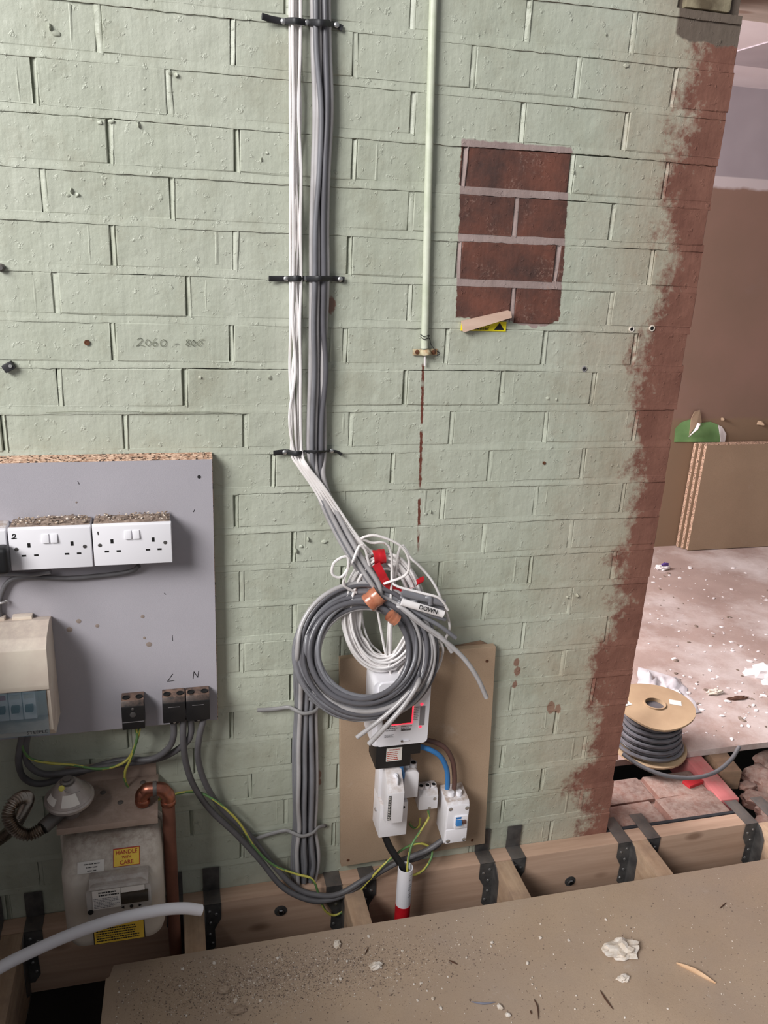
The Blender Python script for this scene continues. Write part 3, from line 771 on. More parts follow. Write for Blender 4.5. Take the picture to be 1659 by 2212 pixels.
m = MB(); m.tube([q+Vector((-.008+.016*k/8, -.010*math.sin(PI*k/8)-.002, 0)) for k in range(9)], .0022, 6); m.build('saddle', 'cablegrey2', cl)
m = MB(); m.lathe([(.0025, 0), (.0025, .0012), (.001, .002)], q+Vector((.008, -.003, 0)), (0, -1, 0), 10); m.build('nail', 'nail', cl)

cable('supply_tail', [(374, 1553, .05), (375, 1590, .05), (362, 1618, .045), (325, 1640, .032), (255, 1643, .020), (160, 1672, .018), (90, 1693, .018), (52, 1680, .025), (40, 1645, .045), (46, 1600, .06), (50, 1575, .07)], .0070, 'tailgrey', 'thick grey tail looping from the L block under the fuse box')
cable('supply_tail', [(412, 1553, .05), (412, 1585, .05), (398, 1608, .045), (345, 1638, .022), (250, 1652, .030), (150, 1668, .034), (95, 1672, .034), (62, 1652, .04), (55, 1620, .05), (62, 1575, .07)], .0070, 'tailgrey', 'thick grey tail looping from the N block under the fuse box')
cable('supply_tail', [(396, 1553, .055), (396, 1600, .055), (402, 1650, .045), (420, 1700, .035), (455, 1750, .030), (510, 1802, .030), (560, 1856, .035), (604, 1910, .050), (645, 1936, .066), (690, 1946, .075), (740, 1934, .075), (800, 1896, .065), (860, 1862, .060), (920, 1838, .062), (960, 1812, .066)], .0072, 'tailgrey', 'lower grey tail sweeping from the terminal blocks to the isolator')
cable('supply_tail', [(440, 1553, .055), (430, 1595, .055), (428, 1640, .045), (445, 1695, .035), (480, 1748, .020), (535, 1800, .020), (590, 1868, .030), (640, 1918, .055), (690, 1934, .072), (735, 1930, .076), (795, 1895, .070), (850, 1866, .045), (905, 1852, .045), (950, 1822, .045)], .0070, 'tailgrey', 'upper grey tail sweeping beside the other down to the isolator')
cable('earth_wire', [(293, 1572, .05), (296, 1595, .05), (284, 1635, .045), (270, 1668, .045), (274, 1695, .04), (298, 1722, .03), (335, 1728, .02), (375, 1716, .02), (425, 1711, .025), (470, 1733, .040), (515, 1775, .042), (550, 1830, .042), (590, 1868, .045), (640, 1888, .055), (675, 1900, .066), (690, 1938, .068), (702, 1966, .066), (722, 1977, .064), (746, 1964, .066), (772, 1930, .070), (805, 1893, .072), (840, 1858, .070), (878, 1830, .050), (908, 1822, .050), (930, 1832, .055), (932, 1852, .07), (914, 1880, .09), (886, 1891, .108), (880, 1874, .11), (888, 1830, .095), (908, 1795, .075), (925, 1768, .062), (925, 1752, .062)], .0030, ['green', 'yellow'], 'long green and yellow earth wire from the earth block to the small white terminal', n=8, stripe=1)
cable('earth_wire', [(302, 1572, .05), (294, 1605, .045), (278, 1638, .04), (250, 1655, .045), (210, 1661, .050), (160, 1653, .048), (105, 1648, .045), (65, 1638, .05), (48, 1612, .06), (44, 1575, .07)], .0030, ['green', 'yellow'], 'short green and yellow earth wire from the earth block to the fuse box', n=8, stripe=1)

# ================================================================== GAS METER
gm = thing('gas_meter', (-.155, -.12, .07), 'dusty white gas meter with a digital index and warning labels', 'gas meter')
def superbox(x0, x1, y0, y1, z0, z1, n, seg=28, rings=14, mi=0, topslope=0):
    m = MB(); cx, cy, cz = (x0+x1)/2, (y0+y1)/2, (z0+z1)/2; hx, hy, hz = (x1-x0)/2, (y1-y0)/2, (z1-z0)/2
    def sg(v, p): return math.copysign(abs(v)**p, v)
    vs = []
    for i in range(rings+1):
        ph = -PI/2+PI*i/rings; row = []
        for k in range(seg):
            th = 2*PI*k/seg; a = sg(math.cos(ph), n)
            x = cx+hx*sg(math.cos(th), n)*a; y = cy+hy*sg(math.sin(th), n)*a; z = cz+hz*sg(math.sin(ph), n)
            if topslope and z > z1-.075 and y < cy:
                f = (z-(z1-.075))/.075; y += (cy-y)*f*topslope
            row.append(m.bm.verts.new((x, y, z)))
        vs.append(row)
    for i in range(rings):
        for k in range(seg):
            m.bm.faces.new((vs[i][k], vs[i][(k+1) % seg], vs[i+1][(k+1) % seg], vs[i+1][k])).material_index = mi
    bmesh.ops.remove_doubles(m.bm, verts=m.bm.verts[:], dist=.0002)
    return m
m = MB(); rows = []
for (z, yf, yb, hw) in ((.070, -.165, -.080, .070), (.074, -.184, -.064, .086), (.084, -.196, -.054, .096), (.105, -.200, -.050, .101), (.18, -.200, -.050, .101), (.244, -.200, -.050, .101), (.256, -.198, -.050, .101), (.264, -.193, -.050, .100), (.297, -.160, -.050, .097), (.306, -.149, -.052, .092), (.314, -.136, -.058, .083), (.319, -.118, -.068, .066)):
    poly = []; R_ = min(.034, (yb-yf)*.45, hw*.5); cx = -.157
    for px_, py_, a0 in ((cx+hw-R_, yb-R_, 0), (cx-hw+R_, yb-R_, 90), (cx-hw+R_, yf+R_, 180), (cx+hw-R_, yf+R_, 270)):
        for k in range(7): q = math.radians(a0+15*k); poly.append(m.bm.verts.new((px_+R_*math.cos(q), py_+R_*math.sin(q), z)))
    rows.append(poly)
for i in range(len(rows)-1):
    for k in range(28): m.bm.faces.new((rows[i][k], rows[i][(k+1) % 28], rows[i+1][(k+1) % 28], rows[i+1][k]))
m.bm.faces.new(rows[0][::-1]); m.bm.faces.new(rows[-1])
m.build('case', 'gasmetal', gm, smooth=50)
m = MB()
def ring_pts(x0, x1, z0, z1, r, y, n=7):
    out = []
    for cx, cz, a0 in ((x1-r, z1-r, 0), (x0+r, z1-r, 90), (x0+r, z0+r, 180), (x1-r, z0+r, 270)):
        for k in range(n): a = math.radians(a0+90*k/(n-1)); out.append(Vector((cx+r*math.cos(a), y, cz+r*math.sin(a))))
    return out+[out[0]]
m.tube(ring_pts(-.262, -.052, .068, .328, .045, -.085), .0055, 8, cap=False); m.build('rolled_seam', 'gasmetal', gm)
# index housing
q0 = W(182, 1975, .235); q1 = W(316, 1870, .215)
xa, xb = -.206, -.080
m = MB(); rbox_z(m, xa, xb, .162, .266, -.225, -.190, .020); hs = m.build('index_housing', 'smoke', gm, smooth=40)
m = MB(); m.prism([(-.193, .271), (-.212, .271), (-.229, .258), (-.2285, .2555), (-.224, .2555), (-.193, .2555)], 'x', xa+.006, xb-.004, 0, .0015); m.build('hood', 'smoke', hs, smooth=25)
m = MB(); m.box((xa+.012, -.2275, .206), (xa+.066, -.2250, .254)); m.build('data_label', 'paper', hs, smooth=0)
printlines('fine_print', xa+.014, xa+.064, .208, .235, 7, -.2279, 'greyprint', hs, 4)
printlines('bar_code', xa+.024, xa+.064, .237, .251, 2, -.2279, 'ink', hs, 9)
m = MB(); m.box((xa+.067, -.2285, .211), (xb-.006, -.2248, .240), .001); m.build('display', 'lcd', hs)
m = MB(); m.box((xa+.067, -.2280, .241), (xb-.012, -.2250, .254)); m.build('display_label', 'paper', hs, smooth=0)
for k, (dx, sh) in enumerate(((.070, 3), (.086, 14), (.102, 3))):
    m = MB(); ang = PI/2 if k == 0 else 0
    pr = [(xa+dx+.0036*math.cos(2*PI*i/sh+(PI if k == 0 else 0)), .201+.0036*math.sin(2*PI*i/sh+(PI if k == 0 else 0))) for i in range(sh)]
    m.prism(pr, 'y', -.2268, -.2245); m.build('button', 'ink', hs, smooth=0)
m = MB(); m.lathe([(.016, 0), (.0155, .004), (.013, .006)], (xb-.016, -.2245, .184), (0, -1, 0), 22); m.build('optical_port', 'smoke', hs)
m = MB(); m.lathe([(.006, 0), (.005, .003)], (xa+.006, -.2245, .200), (0, -1, 0), 14); m.build('seal_hole', 'hole', hs)
m = MB(); m.prism([(xa+.030, .164), (xa+.036, .170), (xa+.030, .176), (xa+.024, .170)], 'y', -.2262, -.2245); m.build('maker_mark', 'greyprint', hs, smooth=0)
# warning labels follow the sloped shoulder
SL = math.radians(-40)
def sloped(x0, x1, zb, zt, off):     # quad on the shoulder
    def y(z): return -.193+(z-.264)-off
    return [(x0, y(zb), zb), (x1, y(zb), zb), (x1, y(zt), zt), (x0, y(zt), zt)]
def shoulder_label(x0, x1, zb, zt, m_, nm, off=.002):
    a = sloped(x0, x1, zb, zt, off); b = [(p[0], p[1]+.0012, p[2]-.0002) for p in a]
    m = MB(); m.quad(a); m.quad(b[::-1])
    for i in range(4): m.quad([a[i], b[i], b[(i+1) % 4], a[(i+1) % 4]])
    return m.build(nm, m_, gm, smooth=0)
lb = shoulder_label(-.154, -.101, .2715, .2965, 'redprint', 'warning_label', .002)
shoulder_label(-.1527, -.1023, .2726, .2954, 'yelpaper', 'warning_label_face', .0028)
tl = math.radians(-45)
def shtext(s, x, z, size, m_, bold=.0002, sx=1.0):
    y = -.193+(z-.264)-.0036
    return text('lettering', s, size, (x, y, z), m_, gm, tilt=tl, bold=bold, sx=sx)
shtext('HANDLE', -.1275, .2913, .0112, 'redprint'); shtext('WITH', -.1275, .2844, .0070, 'redprint'); shtext('CARE', -.1275, .2772, .0112, 'redprint')
shoulder_label(-.224, -.172, .2685, .2845, 'paper', 'approval_label', .002)
for k in range(3):
    shtext(['\u2022\u2022\u2022\u2022 \u2022\u2022\u2022 \u2022\u2022\u2022\u2022\u2022', '\u2022 \u2022\u2022\u2022 \u2022\u2022\u2022\u2022', '\u2022\u2022\u2022\u2022 \u2022\u2022\u2022'][k], -.196, .2810-.0046*k, .0065, 'ink')
m = MB(); m.box((-.202, -.2015, .088), (-.098, -.1990, .138)); m.build('label_border', 'ink', gm, smooth=0)
m = MB(); m.box((-.200, -.2025, .090), (-.100, -.2005, .137)); m.build('yellow_label', 'yelpaper', gm, smooth=0)
printlines('label_print', -.196, -.104, .094, .132, 6, -.2029, 'ink', gm, 12)
# unions under the shelf
for xq, nm in ((-.233, 'inlet_union'), (-.093, 'outlet_union')):
    m = MB(); m.lathe([(.016, 0), (.016, .012), (.021, .012), (.021, .026), (.016, .026), (.016, .034)], (xq, -.108, .318), (0, 0, 1), 8); m.build(nm, 'brass', gm, smooth=30)
# mounting shelf
sh = thing('mounting_shelf', (-.155, -.08, .352), 'dusty folded steel shelf plate above the gas meter', 'bracket')
m = MB(); m.box((-.262, -.150, .352), (-.062, -.004, .355), .0008)
m.box((-.262, -.152, .340), (-.062, -.149, .355), .0008); m.build('plate', 'shelf', sh)
m = MB(); m.box((-.258, -.0075, .355), (-.066, -.0045, .40), .0008); m.build('upstand', 'shelf', sh)
for (x, y) in ((-.178, -.05), (-.14, -.09), (-.095, -.03)):
    m = MB(); m.lathe([(.006, 0), (.006, .0015), (.0035, .003)], (x, y, .355), (0, 0, 1), 12); m.build('screw_head', 'galv', sh)
# regulator
rg = thing('gas_regulator', (-.226, -.108, .355), 'round silver gas regulator with a label on its domed cap', 'regulator')
rc = Vector((-.236, -.110, .356)); tiltv = Vector((-.02, -.10, 1)).normalized()
m = MB(); m.lathe([(r_*.82, h_*.80) for r_, h_ in [(.020, 0), (.020, .01), (.016, .012), (.024, .022), (.034, .040), (.036, .048)]], rc, tiltv, 24); m.build('body', 'regalu', rg)
m = MB(); m.lathe([(r_*.82, h_*.80) for r_, h_ in [(.040, .046), (.058, .052), (.060, .056), (.060, .062), (.056, .066)]], rc, tiltv, 32); m.build('flange_rim', 'regalu', rg)
m = MB(); m.lathe([(r_*.82, h_*.80) for r_, h_ in [(.056, .064), (.050, .072), (.040, .086), (.028, .103), (.020, .110)]], rc, tiltv, 32); cp_ = m.build('dome', 'regalu', rg)
m = MB(); m.lathe([(r_*.82, h_*.80) for r_, h_ in [(.017, .108), (.017, .116), (.013, .119), (.009, .118), (.009, .121)]], rc, tiltv, 20); m.build('cap', 'galv', cp_)
m = MB()
for (a0, a1, r0, r1, h0, h1, mi) in ((-1.65, -.75, .0515, .0335, .0715, .096, 0), (-2.75, -2.0, .0515, .040, .0715, .0862, 0)):
    q3 = tiltv.to_track_quat('Z', 'Y').to_matrix(); NS = 8; prev = None
    for k in range(NS+1):
        a = a0+(a1-a0)*k/NS
        lo = rc+q3 @ Vector((r0*.825*math.cos(a), r0*.825*math.sin(a), h0*.80)); hi_ = rc+q3 @ Vector((r1*.83*math.cos(a), r1*.83*math.sin(a), h1*.80))
        cur = (m.bm.verts.new(lo), m.bm.verts.new(hi_))
        if prev: m.bm.faces.new((prev[0], cur[0], cur[1], prev[1]))
        prev = cur
m.build('label', 'paper', cp_, normals=False)
sl_ = W(133, 1703, .152); m = MB(); m.lathe([(.005, -.004), (.006, -.001), (.006, .002), (.004, .004)], sl_, (0, -1, .3), 14); m.build('seal', 'yellow', rg)
m = MB(); m.tube(spline([sl_, sl_+Vector((.010, -.004, -.006)), sl_+Vector((.020, -.004, -.012)), sl_+Vector((.034, .004, -.014))], 6), .0006, 5); m.build('seal_wire', 'steel', rg)
p0 = rc+Vector((-.018, -.01, .018)); p1 = W(93, 1788, .15)
m = MB(); m.tube([p0, p0*.3+p1*.7, p1], .0145, 14); m.build('side_outlet', 'galv', rg)
hp = spline([p1, W(62, 1803, .155), W(34, 1792, .155), W(18, 1764, .15), W(26, 1738, .14), W(48, 1722, .115), W(60, 1726, .085), W(52, 1750, .060), W(30, 1785, .050), W(0, 1812, .05), W(-40, 1830, .05), W(-90, 1830, .05)], 40)
# resample by arc length for even corrugation
L = [0]
for a, b in zip(hp[:-1], hp[1:]): L.append(L[-1]+(b-a).length)
N = int(L[-1]/.00085); res = []; j = 0
for i in range(N+1):
    t = L[-1]*i/N
    while j < len(L)-2 and L[j+1] < t: j += 1
    f = (t-L[j])/max(1e-9, L[j+1]-L[j]); res.append(hp[j].lerp(hp[j+1], f))
m = MB(); m.tube(res, .0115, 14, rfun=lambda i: .0115+.0020*math.cos(2*PI*i*.00085/.0051)); tag(m.build('corrugated_hose', 'hose', smooth=80), 'ribbed metal gas hose curling left of the regulator', 'hose')
# copper swan neck
cpn = thing('copper_pipe', (-.05, -.11, -.35), 'copper gas pipe bent over in a swan neck beside the gas meter', 'pipe')
A = Vector((-.093, -.108, .358)); Rr = .0125
top = W(334, 1722, .112); B = W(364, 1745, .112); Cb = W(382, 2060, .112)
m = MB(); m.lathe([(.0135, 0), (.0135, .006), (.0125, .006), (.0125, .012)], A, (0, 0, 1), 16); m.build('riser', 'copper', cpn)
def elbow(p, c, q, r):
    m = MB(); m.tube(spline([p, p.lerp(c, .55), c+((p-c).normalized()+(q-c).normalized())*.006, c.lerp(q, .45), q], 8), r, 16); return m
T1 = Vector((A.x, A.y, A.z+.036)); T2 = Vector((B.x, B.y, T1.z-.004)); mid = (T1+T2)/2+Vector((0, 0, .004))
elbow(Vector((A.x, A.y, A.z+.008)), T1, mid+Vector((-.002, 0, 0)), .0150).build('elbow', 'copper', cpn)
elbow(mid+Vector((.002, 0, 0)), T2, Vector((B.x, B.y, T2.z-.030)), .0150).build('elbow', 'copper', cpn)
m = MB(); m.tube([mid+Vector((-.004, 0, 0)), mid+Vector((.004, 0, 0))], .0158, 16); m.build('solder_joint', 'galv', cpn)
for p in (Vector((A.x, A.y, A.z+.004)), Vector((B.x, B.y, T2.z-.036))):
    m = MB(); m.lathe([(.0152, 0), (.0162, .002), (.0162, .010), (.0152, .012)], p, (0, 0, 1), 18); m.build('collar', 'copper', cpn)
m = MB(); m.tube([Vector((B.x, B.y, T2.z-.03)), Vector((B.x, B.y, .1)), Vector((B.x+.002, B.y, -.2)), Vector((B.x+.003, B.y, -.5))], .0138, 18); m.build('drop', 'copperpipe', cpn)
# white plastic pipe
cable('plastic_pipe', [(-330, 2320, .38), (-150, 2182, .33), (-5, 2093, .29), (70, 2055, .275), (160, 2016, .265), (250, 1986, .26), (340, 1967, .25), (395, 1962, .242), (434, 1966, .236)], .0118, 'pvc', 'bent white plastic pipe in front of the gas meter', 'pipe', seg=18, n=8)

# ================================================================== CHIPBOARD BACKBOARD AND METER
KB = .024
bb = thing('backboard', (.55, -.012, .035), 'raw chipboard backboard behind the electricity meter', 'board')
m = MB(); m.prism([(.366, .034), (.747, .042), (.721, .622), (.345, .622)], 'y', -KB, -.006, 0, .0008); m.build('panel', 'chipraw', bb, smooth=0)
for (px, py) in ((752, 1858), (1052, 1428), (1020, 1815)):
    m = MB(); m.lathe([(.004, 0), (.004, .0006)], W(px, py, KB), (0, -1, 0), 12); m.build('screw', 'rust', bb)
b2 = MB(); b2.prism([(.60, .618), (.69, .630), (.705, .622), (.715, .600), (.6, .60)], 'y', -.0055, -.001, 0); tag(b2.build('packing_strip', 'timber_dirty', smooth=0), 'thin strip of wood packing behind the top of the backboard', 'wood strip')
# electricity meter
em = thing('electricity_meter', (.47, -.07, .42), 'white electricity meter with red lit display behind the cable coil', 'electricity meter')
m = MB(); rbox_z(m, .408, .540, .4325, .600, -.098, -KB-.0003, .012)
t = bmesh.new(); mb2 = MB()
mcase = m.build('case', 'white', em, smooth=40)
m = MB(); rbox_z(m, .418, .5385, .4345, .598, -.104, -.0975, .010); fc = m.build('front', 'white', em, smooth=30)
yF = -.1045
a = W(880, 1565, .1045); z_ = a.z
m = MB(); m.box((.430, yF-.0008, .492), (.498, yF+.002, .535)); m.build('screen', 'screen', fc, smooth=0)
m = MB(); m.box((.4975, yF-.0012, .4915), (.4998, yF+.002, .535)); m.box((.452, yF-.0012, .4900), (.4998, yF+.002, .4918)); m.build('screen_backlight', 'redglow', fc, smooth=0)
for zz in (.537, .478):
    m = MB(); m.lathe([(.0032, 0), (.0028, .0008)], (.5195, yF, zz), (0, -1, 0), 14); m.build('indicator', 'redglow', fc)
m = MB(); m.lathe([(.0022, 0), (.002, .0008)], (.446, yF, .545), (0, -1, 0), 12); m.build('indicator_green', 'greenled', fc)
m = MB(); m.box((.5165, yF-.0006, .482), (.528, yF+.001, .532)); m.build('grey_window', 'greyprint', fc, smooth=0)
printlines('fine_print', .502, .515, .496, .533, 8, yF-.0003, 'greyprint', fc, 31)
printlines('fine_print', .474, .500, .4765, .486, 2, yF-.0003, 'greyprint', fc, 32)
m = MB()
rr = random.Random(3); x = .474
while x < .497:
    w = rr.choice([.0006, .0009, .0013]); m.quad([(x, yF-.0003, .4715), (x+w, yF-.0003, .4715), (x+w, yF-.0003, .4765), (x, yF-.0003, .4765)]); x += w+rr.choice([.0006, .0009])
m.build('bar_code', 'ink', fc, smooth=0, normals=False)
printlines('fine_print', .438, .468, .4735, .489, 3, yF-.0003, 'greyprint', fc, 33)
printlines('fine_print', .436, .462, .4575, .466, 3, yF-.0003, 'greyprint', fc, 34)
m = MB(); m.box((.475, yF-.0022, .4448), (.495, yF, .4462), .0005); m.build('moulded_bar', 'white', fc)
m = MB(); m.lathe([(.003, 0), (.0026, .0014)], (.4775, yF-.0012, .4455), (0, -1, 0), 12); m.build('seal_screw', 'steel', fc)
m = MB(); m.prism([(.422, .431), (.528, .431), (.528, .398), (.505, .398), (.505, .367), (.422, .367)], 'y', -.094, -KB-.0005, 0, .0015); tc = m.build('terminal_cover', 'blackclean', em, smooth=25)
m = MB(); m.box((.446, -.0952, .386), (.483, -.0935, .421)); lbx = m.build('warning_label', 'paper', tc, smooth=0)
text('lettering', 'WARNING', .0052, (.4645, -.0956, .4165), 'redprint', tc, bold=.0001)
printlines('fine_print', .448, .481, .388, .413, 5, -.0956, 'redprint', tc, 22)
# service cut-out
co = thing('service_cutout', (.475, -.05, .165), 'white service fuse cut-out below the electricity meter', 'fuse holder')
m = MB(); m.box((.440, -.090, .166), (.5085, -KB-.0003, .262), .0025)
m.prism([(.4405, .262), (.498, .262), (.498, .366), (.4405, .366)], 'y', -.062, -KB-.0003, 0, .001); m.build('base', 'white_dusty', co, smooth=25)
m = MB(); m.prism([(-.0905, .2245), (-.122, .232), (-.124, .318), (-.104, .340), (-.082, .3655), (-.0625, .3655), (-.0625, .262), (-.0905, .262)], 'x', .447, .4865, 0, .0018); fcx = m.build('fuse_carrier', 'white_dusty', co, smooth=25)
q = W(846, 1688, .112); m = MB(); m.lathe([(.006, -.006), (.006, .002), (.004, .004)], (.470, -.100, .348), (0, -.7, .7), 12); m.box((.4685, -.118, .335), (.4715, -.098, .352), .0006); m.build('seal_screw', 'white', fcx)
m = MB(); m.box((.449, -.1242, .244), (.456, -.1235, .312)); bcx = m.build('bar_label', 'ink', fcx, smooth=0)
printlines('bar_code', .4495, .4555, .246, .310, 14, -.1246, 'paper', fcx, 44)
m = MB(); m.lathe([(.0042, 0), (.004, .0006)], (.497, -.0901, .2475), (0, -1, 0), 16); m.build('round_mark', 'ink', co)
m = MB(); m.lathe([(.0045, 0), (.0045, .004)], (.4405, -.055, .222), (-1, 0, 0), 12); m.build('side_screw', 'nail', co)
nb = thing('neutral_block', (.508, -.05, .262), 'white neutral connector block fixed beside the service fuse', 'terminal block')
m = MB(); m.prism([(.4990, .2625), (.5345, .2625), (.5345, .330), (.528, .338), (.4990, .338)], 'y', -.078, -KB-.0003, 0, .0015); m.build('housing', 'white_dusty', nb, smooth=25)
for x in (.5075, .5245):
    m = MB(); m.lathe([(.0085, -.004), (.0085, .010), (.0062, .010), (.0062, .002)], (x, -.058, .338), (0, 0, 1), 16); m.build('wire_sleeve', 'white_dusty', nb)
    m = MB(); m.lathe([(.0060, .0), (.0060, .0095)], (x, -.058, .338), (0, 0, 1), 14); m.build('sleeve_opening', 'hole', nb)
cable('blue_tail', [(866, 1650, .085), (868, 1664, .080), (871, 1678, .070)], .0058, 'blue', 'short blue tail between the meter and the neutral block', n=6, seg=12)
eb = thing('earth_terminal', (.57, -.045, .205), 'small white three-way earth terminal block left of the isolator', 'terminal block')
m = MB(); m.prism([(-KB-.0003, .212), (-.060, .206), (-.060, .245), (-.050, .258), (-KB-.0003, .262)], 'x', .546, .594, 0, .0015); m.build('housing', 'white_dusty', eb, smooth=25)
for x in (.5535, .5695, .5855):
    m = MB(); m.lathe([(.0070, -.004), (.0070, .008), (.0050, .008), (.0050, .001)], (x, -.043, .259), (0, -.15, 1), 14); m.build('wire_sleeve', 'white_dusty', eb)
    m = MB(); m.lathe([(.0049, 0), (.0049, .0074)], (x, -.043, .259), (0, -.15, 1), 12); m.build('sleeve_opening', 'hole', eb)
for (x, z) in ((.585, .236), (.573, .210)):
    m = MB(); m.lathe([(.0042, -.0004), (.0042, .0010), (.002, .0014)], (x, -.0602, z), (0, -1, 0), 12); m.build('screw', 'nail', eb)
cable('yellow_wire_stub', [(908, 1768, .045), (906, 1782, .04), (898, 1789, .038), (890, 1786, .035), (884, 1778, .030)], .0028, ['yellow', 'green'], 'short yellow striped wire stub under the earth terminal', n=6, stripe=1)
# isolator
iso = thing('isolator_switch', (.635, -.05, .12), 'white isolator switch box with a blue toggle at the end of the tails', 'switch')
m = MB(); m.prism([(-KB-.0003, .128), (-.086, .118), (-.088, .124), (-.088, .228), (-.082, .238), (-KB-.0003, .246)], 'x', .608, .667, 0, .0025); ib = m.build('box', 'white_dusty', iso, smooth=25)
m = MB(); m.box((.611, -.0905, .1655), (.665, -.0875, .232), .001); m.box((.611, -.0905, .121), (.665, -.0875, .1610), .001); m.build('cover_plate', 'white', ib)
m = MB(); m.box((.6295, -.0945, .1660), (.6625, -.0900, .2025), .001); mod = m.build('switch_module', 'white', ib)
m = MB(); m.prism([(-.0945, .178), (-.1035, .181), (-.1015, .192), (-.0945, .193)], 'x', .6315, .6455, 0, .0008); m.build('toggle', 'blue', mod)
m = MB(); m.prism([(-.0945, .180), (-.100, .182), (-.099, .190), (-.0945, .191)], 'x', .6465, .6570, 0, .0006); m.build('toggle_dark', 'brown', mod)
m = MB(); m.box((.6315, -.0950, .195), (.6455, -.0940, .2005)); m.build('print_strip', 'blue', mod, smooth=0)
for (x, z) in ((.617, .224), (.659, .222), (.617, .129), (.659, .128)):
    m = MB(); m.lathe([(.0052, -.0006), (.0052, .0012), (.003, .0022)], (x, -.0905, z), (0, -1, 0), 14); m.build('cover_screw', 'nail', ib)
for x in (.626, .646):
    m = MB(); m.lathe([(.0085, -.003), (.0075, .008)], (x, -.062, .244), (0, 0, 1), 12); m.build('gland', 'white', ib)
cable('blue_tail', [(905, 1612, .070), (930, 1620, .075), (952, 1635, .075), (965, 1662, .070), (967, 1690, .064), (966, 1703, .062)], .0062, 'blue', 'blue insulated tail curving from the meter down to the isolator', n=8, seg=12)
cable('brown_tail', [(905, 1598, .050), (935, 1602, .055), (962, 1616, .060), (978, 1645, .062), (982, 1680, .062), (981, 1703, .062)], .0062, 'brown', 'brown insulated tail curving from the meter down to the isolator', n=8, seg=12)
cable('service_cable', [(832, 1806, .070), (842, 1830, .078), (860, 1858, .09), (874, 1880, .098), (877, 1905, .1)], .0088, 'blackclean', 'black service cable dropping from the fuse into the duct', n=8, seg=14)
dt = thing('service_duct', (.525, -.105, -.4), 'plastic duct, white above and red below, rising through the floor', 'duct')
p = W(876, 1873, .105); zj = W(876, 1950, .105).z
m = MB(); m.tube([p+Vector((0, 0, -.12+.02*k)) for k in range(7)][:1]+[p], .0185, 24, cap=False)
m = MB(); m.lathe([(.0185, zj-p.z), (.0185, 0), (.0165, 0), (.0165, -.03)], p, (0, 0, 1), 28); m.build('white_sleeve', 'white', dt)
m = MB(); m.lathe([(.0190, -.45), (.0190, zj-p.z)], p, (0, 0, 1), 28); m.build('red_duct', 'redtape', dt)
for k, chd in enumerate('lle 156 15'):
    if chd == ' ': continue
    a = -1.10; rr_ = .0187; zt = p.z-.012-.0072*k
    dirv = Vector((math.cos(a), math.sin(a), 0)); rot = Matrix.Rotation(a+PI/2, 4, 'Z') @ Matrix.Rotation(PI/2, 4, 'X') @ Matrix.Rotation(-PI/2, 4, 'Z')
    text('print', chd, .0125, p+dirv*rr_+Vector((0, 0, zt-p.z)), 'greyprint', dt, rot=rot)

# ================================================================== CABLE DROPS, STRAPS AND COILS
rc_ = random.Random(21)
def ell(cx, cy, rx, ry, a, d): return (cx+rx*math.cos(a), cy+ry*math.sin(a), d)
WHY = [-170, 0, 110, 240, 370, 490, 602, 700, 800, 900, 978]
def drop_x(kind, y):
    tw = {-170: 640, 0: 638, 110: 638, 240: 639, 370: 638, 490: 639, 602: 639, 700: 638, 800: 638, 900: 637, 978: 641}
    tg = {-170: 690, 0: 692, 110: 694, 240: 697, 370: 693, 490: 690, 602: 690, 700: 688, 800: 688, 900: 685, 978: 684}
    return (tw if kind == 'w' else tg)[y]
def perm_offsets(n, sp):
    out = []
    order = list(range(n))
    for y in WHY:
        o2 = order[:]
        if y not in (-170, 0, 602, 978) and n > 2:
            k = rc_.randrange(n-1)
            if rc_.random() < .6: o2[k], o2[k+1] = o2[k+1], o2[k]
        out.append([(o2.index(i)-(n-1)/2)*sp*(1 if y in (0, 602, 978) else rc_.uniform(.85, 1.1)) for i in range(n)])
    return out
wlab = ['first', 'second', 'third', 'fourth', 'fifth']
# ---- white cables: drop, diagonal, white coil, loose tail
NW = 5; off = perm_offsets(NW, 5.6)
wt = [[(846, 1200, .085), (800, 1172, .09), (781, 1163, .095), (813, 1157, .10), (864, 1178, .105), (883, 1210, .105), (876, 1242, .10), (829, 1261, .085)],
      [(860, 1195, .07), (890, 1208, .075), (933, 1254, .08), (956, 1302, .08), (970, 1343, .075), (968, 1368, .07), (946, 1400, .06), (925, 1406, .055)],
      [(850, 1230, .07), (850, 1262, .09), (908, 1280, .10), (949, 1292, .105), (968, 1318, .10)],
      [(905, 1330, .075), (924, 1373, .08), (949, 1386, .08), (957, 1406, .078), (946, 1444, .075), (922, 1475, .11)],
      [(790, 1190, .07), (760, 1215, .08), (738, 1246, .085), (718, 1240, .085), (722, 1215, .085), (748, 1202, .085), (752, 1225, .085), (742, 1262, .08), (770, 1280, .07)]]
wl_ = ['white cable whose loose end loops high over the red tape', 'white cable whose loose end arcs far right of the coils', 'white cable whose loose end points right across the coil',
       'white cable whose loose end drops onto the backboard', 'white cable whose loose end curls at the left of the coil']
